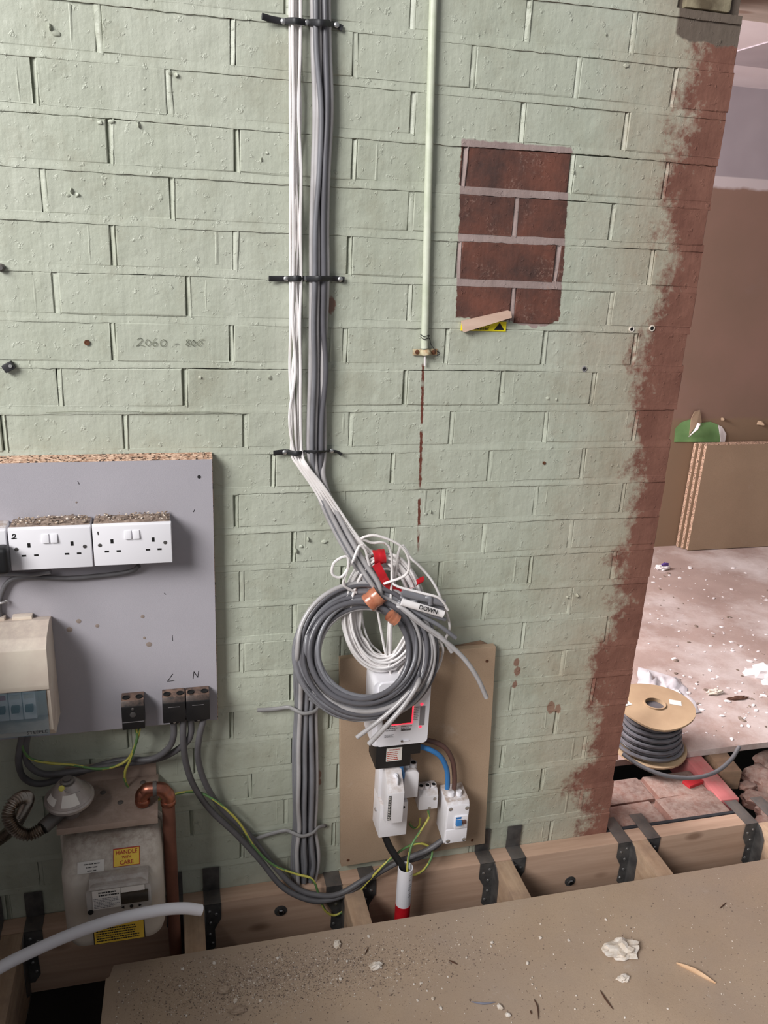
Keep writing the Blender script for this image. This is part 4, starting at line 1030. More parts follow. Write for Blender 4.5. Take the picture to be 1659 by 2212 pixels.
for i in range(NW):
    pts = [(drop_x('w', y)+off[k][i], y, .0075+.005*((i*2) % 3)) for k, y in enumerate(WHY)]
    s = (i-(NW-1)/2)
    pts += [(655+s*5.0, 1008, .018+.004*i), (686+s*6, 1050, .028+.003*i), (718+s*7, 1100, .036+.003*i), (752+s*7, 1150, .042+.003*i), (790+s*5, 1186+s*2, .045+.003*i)]
    a = -PI/2+.15; turns = 4.5; n = int(turns*14)
    cx, cy, rx, ry = 829, 1322, 78, 118
    jx = jy = 0
    for k in range(n):
        if k % 14 == 0: jx = rc_.uniform(-9, 9); jy = rc_.uniform(-7, 7); jr = rc_.uniform(-16, 12); jd = rc_.uniform(-.012, .012)
        aa = a+2*PI*k/14+.2
        cyk = cy+jy; d = .052+.010*math.sin(aa)+jd+.003*i
        # the coil droops: narrow at the top
        pts.append((cx+jx*.7+(rx+jr)*math.cos(aa)*(1-.12*math.sin(aa)*-1 if math.sin(aa) < 0 else 1), cyk+(ry+jr)*math.sin(aa), d))
    pts += wt[i]
    cable('white_cable', pts, .0029, 'cablewhite', wl_[i], group='white cables in the drop', n=5, seg=7)
for j in range(4):   # more white wire bundled in the same coil
    pts = []; a = rc_.uniform(0, 6); 
    for k in range(14*4):
        if k % 14 == 0: jx = rc_.uniform(-8, 8); jy = rc_.uniform(-8, 8); jr = rc_.uniform(-22, 12); jd = rc_.uniform(-.012, .012)
        aa = a+2*PI*k/14; pts.append((830+jx+(76+jr)*math.cos(aa), 1324+jy+(116+jr)*math.sin(aa), .055+.010*math.sin(aa)+jd))
    cable('white_wire', pts, .0025, 'cablewhite', 'thin white wire wound round in the white coil behind the grey coil', group='white wires wound in the coil', n=5, seg=6)

# ---- grey cables: drop, diagonal, big coil, tail
NG = 6; off = perm_offsets(NG, 6.6)
GC = (789, 1407)
def coil(pts, a0, a1, r0, jit, base_d, i):
    n = max(6, int(abs(a1-a0)/(2*PI)*14)); nt = int(abs(a1-a0)/(2*PI))+3
    tp = [(rc_.uniform(-13, 13), rc_.uniform(-9, 13), r0+rc_.uniform(-jit, jit), rc_.uniform(.90, 1.03), rc_.uniform(-.008, .008)) for _ in range(nt)]
    for k in range(n+1):
        aa = a0+(a1-a0)*k/n; u = abs(aa-a0)/(2*PI); j = int(u); f = u-j; f = f*f*(3-2*f)
        q = [tp[j][m_]*(1-f)+tp[j+1][m_]*f for m_ in range(5)]
        r = max(86, min(146, q[2]))
        pts.append((GC[0]+q[0]+r*math.cos(aa), GC[1]+q[1]+r*q[3]*math.sin(aa), base_d+.040*math.sin(aa)+q[4]))
gt = [[(862, 1308, .085), (905, 1345, .10), (955, 1380, .115), (1000, 1420, .12), (1030, 1462, .12), (1051, 1507, .12)],
      [(865, 1302, .08), (910, 1330, .09), (950, 1352, .095), (984, 1378, .095)],
      [(866, 1312, .09), (915, 1350, .11), (955, 1378, .115), (976, 1408, .115)],
      [(866, 1295, .075), (905, 1304, .085), (958, 1317, .09)],
      [(893, 1485, .150), (866, 1520, .155), (846, 1548, .15), (836, 1572, .145)],
      [(902, 1478, .150), (874, 1522, .16), (836, 1566, .165), (797, 1607, .16)]]
gl = ['long pale cable tail hanging far right over the backboard', 'grey cable with its end lying right of the coil', 'grey cable with its end drooping right below the marked ends', 'thick grey cable with its cut end upright right of the tape',
      'dark grey cable with its end hanging before the meter screen', 'pale grey cable with its end hanging left of the meter screen']
gmats = ['cablegrey2', 'cablegrey', 'cablegrey2', 'cabledark', 'cabledark', 'cablegrey2']
for i in range(NG):
    pts = [(drop_x('g', y)+off[k][i], y, .009+.006*((i*2) % 3)) for k, y in enumerate(WHY)]
    s = i-(NG-1)/2
    pts += [(688+s*4.2, 1030, .016+.004*(i % 3)), (706+s*4.5, 1085, .030+.004*(i % 3)), (735+s*5, 1145, .046+.004*(i % 3)), (772+s*5, 1210, .058+.004*(i % 3)), (806+s*5, 1262, .064+.005*(i % 3))]
    endright = i < 4
    a1 = 2*PI*2-1.0 if endright else 2*PI*2+.35
    coil(pts, -1.25, a1, 100+7.5*i, 20, .104+.004*(i % 4), i)
    pts += gt[i]
    r = [.0056, .0051, .0051, .0063, .0053, .0056][i]
    cable('grey_cable', pts, r, gmats[i], gl[i], group='grey cables in the drop', n=6, seg=8)
# ---- second set: tied bundle standing up from the floor, ends wound into the same coil
NB = 11
bends = [[(890, 1490, .150), (850, 1530, .158), (811, 1563, .158), (771, 1593, .15)], [(868, 1290, .08), (915, 1322, .09), (962, 1338, .09)], [(880, 1300, .08), (925, 1290, .10), (930, 1305, .10)]]
bl = ['front left', 'front right', 'outer left', 'outer right', 'inner', 'middle', 'back left', 'back right', 'bowed left', 'bowed right', 'rearmost']
for i in range(NB):
    s = (i-(NB-1)/2); lay = i % 3; dd = .010+.008*lay
    def bx(y, wdt, c): return c+s*wdt+rc_.uniform(-1.5, 1.5)
    pts = [(bx(1906, 4.6, 658), 1907+s*-.9, dd+.004), (bx(1870, 5.6, 659), 1870, dd+.006), (bx(1835, 5.4, 659), 1835, dd+.006), (bx(1790, 4.2, 658), 1790, dd), (bx(1740, 4.6, 659), 1740, dd), (bx(1680, 4.8, 660), 1680, dd), (bx(1610, 4.8, 660), 1610, dd), (bx(1530, 4.2, 661), 1530, dd+.002),
           (bx(1480, 5.5, 666), 1480, dd+.02), (bx(1440, 5.0, 664), 1440, dd+.04)]
    r0 = 141-s*2.2-6
    a0 = PI-.10; turns = [1.9, 1.6, 1.61, 1.8, 2.1, 1.357, 1.9, 1.6, 1.357, 1.9, 2.0][i]
    coil(pts, a0, a0+2*PI*turns, min(141, max(100, r0)), 18, .092+.006*lay, i)
    if i in (2, 5, 8): pts += bends[(2, 5, 8).index(i)]
    cable('grey_cable', pts, .0052 if i % 4 else .0058, ['cablegrey', 'cabledark', 'cablegrey2', 'cablegrey'][(i*3) % 4], bl[i]+' grey cable of the bundle standing up from the floor into the coil', group='grey cables in the floor bundle', n=6, seg=8)
# marked cable ends lying to the right of the coil
e1 = W(875, 1288, .10); e2 = W(962, 1318, .105)
for nm, (pa, pb), mt, txt in (('upper', ((868, 1280, .095), (960, 1303, .10)), 'cablegrey', None), ('lower', ((868, 1300, .10), (958, 1327, .108)), 'cablewhite', 'DOWN')):
    a = W(*pa); b = W(*pb); o = thing('marked_cable', b, ('broad grey cable end' if nm == 'upper' else 'broad white cable end inked DOWN')+' lying right of the coil', 'cable')
    m = MB(); m.tube([a.lerp(b, k/8) for k in range(9)], .0085, 14, flat=.62); m.build('sheath', mt, o)
    t_ = (b-a).normalized(); n_ = (CAM-b).normalized(); n_ = (n_-t_*n_.dot(t_)).normalized(); u_ = n_.cross(t_)
    R = Matrix((t_, u_, n_)).transposed().to_4x4()
    if txt:
        text('inked_word', txt, .013, a.lerp(b, .60)+n_*.0092, 'ink', o, rot=R, bold=.0003)
# tapes
def band(name, c, axis, r, ln, m, label, sq=.75):
    ax = Vector(axis).normalized(); c = Vector(c)
    mb = MB(); pts = [c+ax*(-ln/2+ln*k/6) for k in range(7)]
    mb.tube(pts, r, 18, cap=False, flat=sq, rfun=lambda i: r*(1+.05*math.sin(i*2.1)))
    return tag(mb.build(name, m), label, 'tape')
band('red_tape', W(818, 1203, .058), W(835, 1200, .05)-W(800, 1206, .05), .0165, .026, 'redtape', 'red tape wrapped round the top of the white coil', .9)
m = MB(); rib = spline([W(812, 1218, .078), W(824, 1240, .083), (W(838, 1262, .08)), W(868, 1276, .072), W(905, 1262, .09), W(907, 1248, .09)], 6)
for a, b in zip(rib[:-1], rib[1:]):
    s_ = Vector((.008, 0, .004)); m.quad([a-s_, a+s_, b+s_, b-s_])
tag(m.build('red_tape', 'redtape', normals=False), 'loose tail of red tape hanging inside the white coil', 'tape')
band('brown_tape', W(808, 1293, .082), W(845, 1268, .09)-W(785, 1318, .085), .0215, .034, 'orangetape', 'shiny brown tape round the grey cables where they enter the coil', .9)
band('brown_tape', W(849, 1334, .112), W(868, 1350, .10)-W(828, 1320, .10), .0135, .022, 'orangetape', 'small brown tape round the inner strands of the coil', .9)
# straps
def strap(pts, nails, label, r=.0055, m='strap', flat=.35):
    o = thing('cable_strap', W(*pts[0]), label, 'cable strap', 'straps on the cable drop')
    mb = MB(); mb.tube(spline(WP(pts), 7), r, 10, flat=flat); mb.build('band', m, o)
    for (x, y) in nails:
        mb = MB(); mb.lathe([(.0052, 0), (.0048, .0016), (.0028, .003)], W(x, y, .009), (0, -1, 0), 12); mb.build('nail', 'nail' if m == 'strap' else 'galv', o)
strap([(566, 35, .016), (585, 41, .009), (612, 46, .006), (624, 45, .016), (638, 45, .026), (652, 47, .018), (663, 49, .006), (675, 48, .020), (692, 49, .034), (710, 50, .022), (724, 54, .006), (740, 61, .006)], [(612, 46), (663, 49), (727, 54)], 'black strap over the cables near the ceiling')
strap([(581, 602, .012), (600, 602, .007), (620, 602, .006), (628, 602, .018), (640, 601, .026), (651, 602, .018), (659, 602, .006), (670, 602, .020), (690, 602, .034), (709, 602, .020), (722, 602, .007), (744, 604, .007)], [(618, 602), (659, 602), (735, 603)], 'black strap over the cables halfway down the drop')
strap([(591, 979, .014), (605, 977, .010), (620, 976, .008), (629, 978, .018), (641, 980, .026), (652, 979, .018), (659, 977, .008), (668, 976, .020), (684, 976, .034), (700, 976, .020), (712, 974, .008), (728, 976, .008), (738, 982, .010)], [(615, 977), (659, 977), (716, 974)], 'black strap over the cables just above where they swing aside')
strap([(556, 1534, .012), (590, 1532, .012), (622, 1528, .016), (634, 1532, .030), (655, 1541, .040), (678, 1537, .036), (690, 1527, .022), (706, 1521, .006)], [(704, 1521)], 'grey tie round the floor bundle below the coil', .0050, 'tie', .8)
strap([(552, 1812, .012), (585, 1801, .010), (617, 1794, .014), (632, 1799, .030), (652, 1806, .038), (674, 1800, .032), (688, 1787, .018), (702, 1784, .006)], [(702, 1784)], 'grey tie round the floor bundle near the floor', .0050, 'tie', .8)

# ================================================================== PAINTED CONDUIT AND WALL FIXINGS
cp2 = thing('painted_conduit', W(917, 755, .012), 'slim pipe painted green like the wall, ending in a rusty saddle', 'pipe')
m = MB(); m.tube(spline([W(942, -160, .010), W(936, 0, .010), W(929, 250, .010), W(923, 500, .010), W(917, 752, .011)], 10), .0074, 14); m.build('tube', 'pipepaint', cp2)
q = W(917, 761, 0)
m = MB(); m.tube([q+Vector((-.0085+.017*k/10, -.003-.0155*math.sin(PI*k/10)**.6, .0005*k)) for k in range(11)], .0058, 8, flat=.35)
m.box(q+Vector((-.026, -.0045, -.006)), q+Vector((-.008, -.0015, .007)), .002); m.box(q+Vector((.008, -.0045, -.005)), q+Vector((.026, -.0015, .008)), .002); m.build('saddle', 'rustclip', cp2)
for dx in (-.017, .018):
    m = MB(); m.lathe([(.0048, 0), (.0042, .0015), (.002, .0022)], q+Vector((dx, -.0045, .001)), (0, -1, 0), 12); m.build('saddle_screw', 'rust', cp2)
m = MB(); m.tube([q+Vector((-.001, -.008, -.004)), q+Vector((.0005, -.007, -.026))], .0022, 8); m.build('wire_end', 'cablewhite', cp2)
cable('binding_wire', [(908, 722, .014), (916, 727, .022), (927, 724, .018), (922, 731, .010), (909, 728, .012), (917, 733, .021), (927, 731, .016), (931, 744, .010), (940, 756, .012), (950, 763, .010), (944, 768, .008)], .0008, 'ink', 'thin black wire twisted round the foot of the painted conduit', 'wire', n=6, seg=5)
# sticker and wooden wedge below the bare panel
a = W(995, 714, .003); b = W(1092, 716, .003)
st = thing('warning_sticker', a, 'yellow warning sticker with a black triangle below the bare bricks', 'sticker')
zl = W(1040, 715, .003).z; zh = W(1040, 694, .003).z
m = MB(); m.box((a.x, -.0036, zl), (b.x, -.0022, zh)); m.build('sheet', 'yelbright', st, smooth=0)
m = MB(); m.prism([(b.x-.026, zl+.003), (b.x-.004, zl+.003), (b.x-.015, zh-.002)], 'y', -.0042, -.0034); m.build('triangle', 'ink', st, smooth=0)
printlines('fine_print', a.x+.004, b.x-.03, zl+.002, zh-.001, 4, -.0040, 'ink', st, 61)
m = MB(); A_, B_ = W(1000, 705, .012), W(1100, 678, .012); ax = (B_-A_).normalized(); up = Vector((-ax.z, 0, ax.x))
def wq(p, h0, h1, y0, y1): return [p+up*h0+Vector((0, y0, 0)), p+up*h0+Vector((0, y1, 0)), p+up*h1+Vector((0, y1, 0)), p+up*h1+Vector((0, y0, 0))]
r0 = [m.bm.verts.new(v) for v in wq(A_, -.0115, .0105, .008, -.004)]; r1 = [m.bm.verts.new(v) for v in wq(B_, -.0065, .0065, .008, -.012)]
m.bm.faces.new(r0[::-1]); m.bm.faces.new(r1)
for k in range(4): m.bm.faces.new((r0[k], r0[(k+1) % 4], r1[(k+1) % 4], r1[k]))
tag(m.build('wooden_wedge', 'wedgewood', smooth=0), 'tapered wooden wedge stuck on over the yellow sticker', 'wedge')
# pencil note
strokes('pencilled_note', [[(296, 734), (303, 730), (307, 735), (300, 743), (295, 748)], [(295, 748), (302, 745), (312, 748)], [(318, 733), (314, 741), (320, 747), (325, 740), (319, 733)], [(337, 730), (330, 739), (331, 747), (338, 746), (338, 740), (331, 741)],
  [(354, 733), (347, 738), (348, 747), (356, 746), (359, 738), (353, 733)], [(376, 743), (385, 742)], [(409, 733), (403, 735), (404, 739), (410, 742), (408, 747), (402, 745), (405, 740), (410, 734)], [(419, 735), (414, 740), (417, 747), (423, 741), (418, 735)], [(430, 736), (426, 741), (429, 747), (436, 741), (431, 735), (440, 733)]], .0032, .0012, 'pencil')
tag(bpy.data.objects['pencilled_note'], 'faint pencilled figures 2060 - 800 on the green bricks', 'writing')
strokes('pencilled_line', [[(100, 891), (180, 889), (260, 888), (330, 891), (450, 890), (520, 893)]], .0055, .0012, 'pencil'); tag(bpy.data.objects['pencilled_line'], 'long faint pencil line along the joint above the grey board', 'writing')
def plughole(px, py, label, m_='ink', r=.004, cat='wall plug', ring=None):
    p = W(px, py, .001); o = thing('wall_plug', p, label, cat)
    mb = MB(); mb.lathe([(r*1.5, -.002), (r*1.45, .0022), (r, .0022), (r*.9, .0006)], p, (0, -1, 0), 14); mb.build('collar', ring or 'greyprint', o)
    mb = MB(); mb.lathe([(r*.95, 0), (r*.95, .0016)], p, (0, -1, 0), 12); mb.build('hole', m_, o)
plughole(1262, 797, 'grey wall plug alone in the right half of the green wall')
plughole(1364, 711, 'empty fixing hole, left of the pair at the worn wall end', 'hole', .0042, 'hole', 'plasterlump')
plughole(1408, 709, 'empty fixing hole, right of the pair at the worn wall end', 'hole', .0045, 'hole', 'plasterlump')
plughole(188, 740, 'rusty old screw left of the pencilled figures', 'rust', .0035, 'screw', 'rust')
plughole(1175, 1000, 'small rusty nail stub low in the green wall', 'rust', .0025, 'nail', 'rust')
q = W(19, 793, .006); o = thing('cable_clip', q, 'black plastic clip nailed to the wall left of the pencil note', 'clip')
m = MB(); m.box(q+Vector((-.010, -.006, -.007)), q+Vector((.010, .005, .008)), .002, rot=Matrix.Rotation(-.5, 3, 'Y')); m.build('body', 'strap', o)
m = MB(); m.lathe([(.0035, 0), (.003, .0015)], q+Vector((.004, -.007, .003)), (0, -1, 0), 10); m.build('nail', 'nail', o)
q = W(2, 578, .004); m = MB(); m.lathe([(.007, -.004), (.007, .004), (.004, .007)], q, (0, -1, 0), 12); tag(m.build('nail_head', 'galv'), 'dark nail head on the wall at the left edge', 'nail')

# ================================================================== FAR ROOM THINGS
sl = ['front', 'middle', 'rear']
for i in range(3):
    yb = 1.835+.026*i; xl = 2.575-.012*i; zt = .594-.006*i+(.004 if i else 0)
    o = thing('chipboard_offcut', (xl+.6, yb, .02), sl[i]+' chipboard sheet of the stack leaning on the far wall', 'board', 'sheets leaning on the far wall')
    m = MB(); m.box((xl, yb, .022), (xl+1.3, yb+.021, zt), .004, seg=1); m.build('edge_core', 'chipedge', o, smooth=0)
    m = MB(); m.box((xl+.002, yb-.0008, .024), (xl+1.298, yb+.0005, zt-.002), 0); m.build('face', 'chipstack', o, smooth=0)
def FW(px, py, y=1.912): return W(px, py, -y)
gp = [(1456, 955), (1459, 925), (1472, 912), (1490, 906), (1510, 914), (1535, 911), (1550, 917), (1556, 945), (1558, 955)]
pbd = thing('plasterboard_patch', FW(1505, 955), 'torn patch of green plasterboard showing above the leaning sheets', 'plasterboard')
m = MB(); vs = [m.bm.verts.new(FW(x, y, 1.911)) for x, y in gp]; vb = [m.bm.verts.new(FW(x, y, 1.916)) for x, y in gp]
m.bm.faces.new(vs); m.bm.faces.new(vb[::-1])
for k in range(len(vs)): m.bm.faces.new((vs[k], vb[k], vb[(k+1) % len(vs)], vs[(k+1) % len(vs)]))
m.build('green_face', 'greenboard', pbd, smooth=0)
for nm, pts, y0, y1, mt in (('paper_flap', [(1488, 944), (1500, 930), (1508, 914), (1514, 916), (1508, 928)], 1.905, 1.86, 'plasterwhite'), ('torn_edge', [(1552, 918), (1560, 922), (1569, 938), (1566, 955), (1557, 955), (1556, 942)], 1.910, 1.906, 'plasterwhite'), ('plaster_smear', [(1489, 940), (1493, 905), (1500, 890), (1512, 886), (1516, 912), (1505, 918)], 1.908, 1.900, 'chipstack')):
    m = MB(); vs = [m.bm.verts.new(FW(x, y, y0+(y1-y0)*k/len(pts))) for k, (x, y) in enumerate(pts)]; m.bm.faces.new(vs)
    ob = m.build(nm, mt, pbd, smooth=0); md = ob.modifiers.new('thick', 'SOLIDIFY'); md.thickness = .003
for px, py, s_, lb_ in ((1640, 914, .03, 'blob of plaster on the far wall at the right edge'), (1560, 905, .02, 'small blob of plaster on the far wall above the torn board')):
    q = FW(px, py, 1.912); m = MB(); m.rock(q, s_*.6, px, (1.5, .5, .7), 2); tag(m.build('plaster_blob', 'chipstack'), lb_, 'plaster')
# cable reel
rcx, rcy = 1.432, .318
rl_ = thing('cable_reel', (rcx, rcy, .02), 'cardboard cable reel of dark grey cable standing in the doorway', 'cable reel')
def ringdisc(z0, z1, r, ri, n=40):
    m = MB(); A = []; 
    for k in range(n):
        a = 2*PI*k/n; rr_ = r*(1+.015*math.sin(3*a+1)); c_, s_ = math.cos(a), math.sin(a)
        dz = -.012*max(0, math.cos(a+2.0))**6 if z0 > .1 else 0
        A.append([m.bm.verts.new((rcx+rr_*c_, rcy+rr_*s_, z1+dz)), m.bm.verts.new((rcx+ri*c_, rcy+ri*s_, z1)), m.bm.verts.new((rcx+ri*c_, rcy+ri*s_, z0)), m.bm.verts.new((rcx+rr_*c_, rcy+rr_*s_, z0+dz))])
    for k in range(n):
        for j in range(4): m.bm.faces.new((A[k][j], A[k][(j+1) % 4], A[(k+1) % n][(j+1) % 4], A[(k+1) % n][j]))
    return m
ringdisc(.0205, .026, .122, .03).build('lower_flange', 'cardboard', rl_)
ringdisc(.168, .174, .124, .031).build('upper_flange', 'cardboard', rl_)
m = MB(); N = 30; A = []
for k in range(N):
    a = 2*PI*k/N; c_, s_ = math.cos(a), math.sin(a); A.append([m.bm.verts.new((rcx+r_*c_, rcy+r_*s_, z_)) for (r_, z_) in ((.034, .178), (.030, .178), (.030, .03), (.034, .03))])
for k in range(N):
    for j in range(4): m.bm.faces.new((A[k][j], A[k][(j+1) % 4], A[(k+1) % N][(j+1) % 4], A[(k+1) % N][j]))
m.build('core_tube', 'cardboard', rl_)
m = MB(); pts = []; NT_ = 13
for k in range(NT_*24):
    t = k/(NT_*24); lay = .084+.004*math.sin(t*40)+(.022*(1-t)**3); pts.append((rcx+lay*math.cos(k*2*PI/24), rcy+lay*math.sin(k*2*PI/24), .034+.124*t))
m.tube(pts, .0062, 7); m.build('wound_cable', 'cabledark', rl_)
m = MB(); m.lathe([(.080, .028), (.080, .166)], (rcx, rcy, 0), (0, 0, 1), 30); m.build('wound_core', 'cabledark', rl_)
for (dx, dy, rz_, w_) in ((.07, -.005, -.5, .018), (-.09, .02, .2, .014)):
    m = MB(); m.box((rcx+dx-w_, rcy+dy-.014, .1742), (rcx+dx+w_, rcy+dy+.014, .1752), rot=Matrix.Rotation(rz_, 3, 'Z')); m.build('reel_label', 'paper', rl_, smooth=0)
tp = [(1345, 1628, .10), (1385, 1655, .085), (1440, 1676, .07), (1500, 1680, .06), (1545, 1668, .06), (1578, 1642, .075), (1597, 1613, .10)]
cable('reel_cable', [F(*p) for p in tp], .0062, 'tailgrey', 'loose end of grey cable curving out in front of the reel', n=8, seg=10, conv=False)
# polythene, rag and scraps
m = MB(); g = {}; nx, ny = 22, 16
c0_, c1_, c2_, c3_ = F(1375, 1560, .02), F(1515, 1540, .02), F(1480, 1480, .02), F(1392, 1455, .02)
for i in range(nx+1):
    for j in range(ny+1):
        u, v = i/nx, j/ny; p = (c0_*(1-u)+c1_*u)*(1-v)+(c3_*(1-u)+c2_*u)*v
        h = .006+.05*max(0, mnoise.noise(Vector((u*4, v*3.2, 2))))+.016*mnoise.noise(Vector((u*11, v*9, 4)))
        e = min(1, 5*min(u, 1-u, v, 1-v)); g[i, j] = m.bm.verts.new((p.x+.02*mnoise.noise(Vector((v*5, 1, u))), p.y+.45*(v-.0)*.1, .0225+max(0, h)*e))
for i in range(nx):
    for j in range(ny): m.bm.faces.new((g[i, j], g[i+1, j], g[i+1, j+1], g[i, j+1]))
tag(m.build('polythene_sheet', 'plastersheet', smooth=60), 'crumpled clear polythene behind the cable reel', 'plastic sheet')
def crumple(c, r, seed, sq, m_, name, label, cat):
    mb = MB(); t_ = bmesh.new(); bmesh.ops.create_icosphere(t_, subdivisions=3, radius=1.0)
    for v in t_.verts:
        k = 1+.5*mnoise.noise(v.co*2.1+Vector((seed, 2, 3)))+.25*mnoise.noise(v.co*5+Vector((seed, 1, 1)))
        v.co = Vector((v.co.x*sq[0], v.co.y*sq[1], v.co.z*sq[2]))*k*r
    mb.add(t_, Matrix.Translation(Vector(c))); o = mb.build(name, m_, smooth=20)
    return tag(o, label, cat)
crumple(F(1655, 1455, .03)+Vector((.02, 0, 0)), .085, 3, (1, .7, .32), 'plasterwhite', 'torn_paper', 'crumpled white torn paper on the far floor at the right edge', 'paper')
crumple(F(1432, 1226, .03), .03, 9, (1.2, .6, .5), 'plasterwhite', 'paper_scrap', 'small white scrap by the wall end on the far floor', 'paper')
crumple(F(1437, 1219, .05), .016, 11, (1.2, .6, .5), 'purple', 'purple_scrap', 'small purple scrap on the white one by the wall end', 'scrap')
crumple(F(1595, 1508, .022), .022, 12, (1.8, .5, .3), 'twig', 'dark_fragment', 'dark flat fragment on the far floor right of the reel', 'debris')
crumple(F(1545, 1495, .025), .02, 13, (1.6, .7, .5), 'plasterlump', 'plaster_fragment', 'pale plaster fragment on the far floor behind the reel', 'debris')
fr = random.Random(4); m = MB()
for k in range(260):
    px, py = fr.uniform(1400, 1659), fr.uniform(1225, 1640); q = F(px, py, .02)
    if q.y < .3 or (Vector((q.x, q.y, 0))-Vector((rcx, rcy, 0))).length < .14: continue
    m.rock((q.x, q.y, .021), abs(fr.gauss(0, .004))+.0012, k, (1.4, .9, .4), 1, fr.choice([0, 0, 0, 1]))
tag(m.build('floor_grit', ['plasterwhite', 'darkgrit'], smooth=30), 'white crumbs of plaster scattered over the far floor', 'debris', kind='stuff')

# ================================================================== DEBRIS ON THE CHIPBOARD SHEET
DZ = .022
PB = []
for i in range(5):
    mb = MB(); mb.rock((0, 0, 0), 1.0, i+1, (1.15, .9, .7), 1); o = mb.build('mortar_crumb', 'plasterlump', smooth=25)
    o.data.transform(Matrix.Translation(ORG[o])); PB.append(o.data); bpy.data.objects.remove(o)
z5 = [(465, 675, 9), (460, 690, 6), (325, 683, 6), (380, 650, 5), (80, 710, 6), (675, 655, 8), (675, 594, 5), (797, 665, 7), (958, 575, 7), (1047, 600, 5), (1072, 626, 4), (355, 740, 6), (620, 765, 9), (160, 850, 7), (185, 883, 5), (250, 873, 4), (640, 825, 5), (640, 855, 6), (655, 873, 5), (675, 903, 5), (245, 960, 8), (210, 915, 8), (1225, 960, 5), (1040, 998, 5), (1495, 845, 5), (830, 903, 5), (825, 962, 5), (500, 955, 15), (535, 990, 13), (1505, 668, 4)]
z7 = [(1237, 257, 8), (1140, 368, 7), (1300, 315, 6), (1387, 322, 7), (1110, 448, 9), (1245, 487, 5), (1470, 467, 8), (1440, 470, 5), (1560, 578, 8), (1525, 537, 9), (1593, 437, 5), (545, 378, 10), (403, 403, 8), (640, 545, 12), (735, 358, 5), (830, 355, 8), (752, 546, 8), (420, 612, 5), (875, 430, 5), (725, 465, 6), (390, 478, 6), (1455, 543, 7)]
sp_ = [(830+x*.4997, 1700+y*.4997, r*.4997) for x, y, r in z5]+[(200+x*.482, 1900+y*.482, r*.482) for x, y, r in z7]
for k, (px, py, r) in enumerate(sp_):
    q = F(px, py, DZ); rr_ = r/1000.0*1.0
    o = bpy.data.objects.new('mortar_crumb', PB[k % 5]); COL.objects.link(o)
    o.location = (q.x, q.y, DZ+rr_*.45); o.scale = (rr_,)*3; o.rotation_euler = (0, 0, fr.uniform(0, 6))
    tag(o, 'small pale crumb of mortar lying on the chipboard sheet', 'debris', 'mortar crumbs on the chipboard sheet')
def lump(px, py, r, seed, label, sq=(1.3, .8, .55), m_='plasterlump', name='plaster_lump'):
    q = F(px, py, DZ); crumple((q.x, q.y, DZ+r*sq[2]*.75), r, seed, sq, m_, name, label, 'debris')
lump(1340, 2056, .034, 2.2, 'largest broken lump of white plaster on the chipboard sheet', (1.25, .75, .4))
lump(1346, 2116, .011, 5, 'small white plaster chip below the largest lump')
lump(812, 2090, .011, 6, 'rounded grey mortar lump in the middle of the chipboard sheet')
lump(485, 2140, .010, 7, 'flat mortar flake on the left of the chipboard sheet', (1.3, 1, .4), 'grit')
lump(514, 2184, .011, 8, 'crumbly mortar flake near the bottom left of the sheet', (1.5, .8, .4), 'grit')
lump(728, 2042, .009, 4, 'pale pointed mortar chip near the sheet edge', (.8, 1.2, .6))
def sliver(pts, w, m_, name, label, cat='debris', h=.003):
    P = spline([F(x, y, DZ+h) for x, y in pts], 6); n = len(P); mb = MB()
    mb.tube(P, w, 7, flat=.5, rfun=lambda i: w*(.25+.75*math.sin(PI*(i+.6)/(n+.2))))
    tag(mb.build(name, m_), label, cat)
sliver([(1461, 2080), (1490, 2092), (1515, 2105), (1546, 2124)], .0072, 'splinter', 'wood_splinter', 'long pale wood splinter at the right of the chipboard sheet', 'splinter', .004)
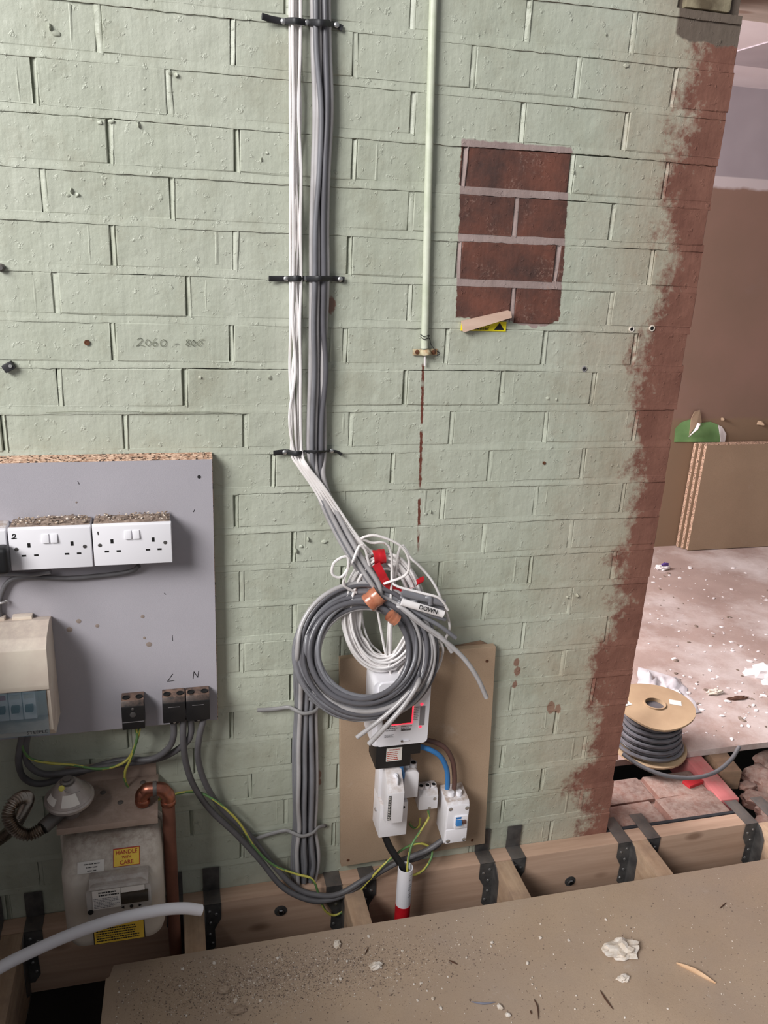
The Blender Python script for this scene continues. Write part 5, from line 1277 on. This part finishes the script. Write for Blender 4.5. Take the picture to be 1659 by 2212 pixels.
sliver([(1018, 2164), (1045, 2168), (1070, 2165)], .0030, 'bluewire', 'wire_offcut', 'short blue-grey wire offcut on the chipboard sheet', 'wire')
sliver([(1153, 2158), (1161, 2175), (1163, 2202)], .0022, 'twig', 'dark_twig', 'thin dark bent twig near the bottom of the sheet', 'twig')
sliver([(1296, 2139), (1308, 2158), (1324, 2180)], .0026, 'twig', 'dark_twig', 'thin dark twig below the largest plaster lump', 'twig')
sliver([(970, 2074), (978, 2078), (988, 2083)], .0022, 'twig', 'dark_twig', 'tiny dark splinter left of the middle of the sheet', 'twig')
sliver([(1555, 1962), (1562, 1956), (1569, 1950)], .0026, 'twig', 'dark_twig', 'tiny dark splinter near the sheet edge at right', 'twig')
sliver([(1145, 2183), (1148, 2190)], .0024, 'twig', 'dark_twig', 'stub of dark twig beside the bent one', 'twig')
sliver([(788, 2062), (792, 2054), (796, 2046)], .0022, 'twig', 'dark_twig', 'tiny dark splinter above the grey mortar lump', 'twig')
# sawdust and grit, denser towards the left
m = MB(); gr = random.Random(77); cnt = 0
def tet(c, r):
    a = gr.uniform(0, 6.28); v = [m.bm.verts.new((c[0]+r*math.cos(a+2.094*k), c[1]+r*math.sin(a+2.094*k), DZ+.0002)) for k in range(3)]; t_ = m.bm.verts.new((c[0], c[1], DZ+r*.9)); mi = gr.choice([0, 0, 0, 1, 1, 2])
    for k in range(3): m.bm.faces.new((v[k], v[(k+1) % 3], t_)).material_index = mi
for k in range(13000):
    if gr.random() < .72:
        px = gr.gauss(640, 190); py = 2105-(px-640)*.14+gr.gauss(0, 36)
    else:
        px = gr.uniform(230, 1659); py = gr.uniform(1880, 2212)
    q = F(px, py, DZ)
    if q.y > ye-.012 or q.x < F(245, 2085, DZ).x+.01 or px > 1700 or py > 2260: continue
    tet((q.x, q.y), abs(gr.gauss(0, .0009))+.0004)
tag(m.build('sawdust', ['darkgrit', 'grit', 'plasterlump'], smooth=0, normals=False), 'fine brown grit and sawdust scattered over the chipboard sheet', 'debris', kind='stuff')
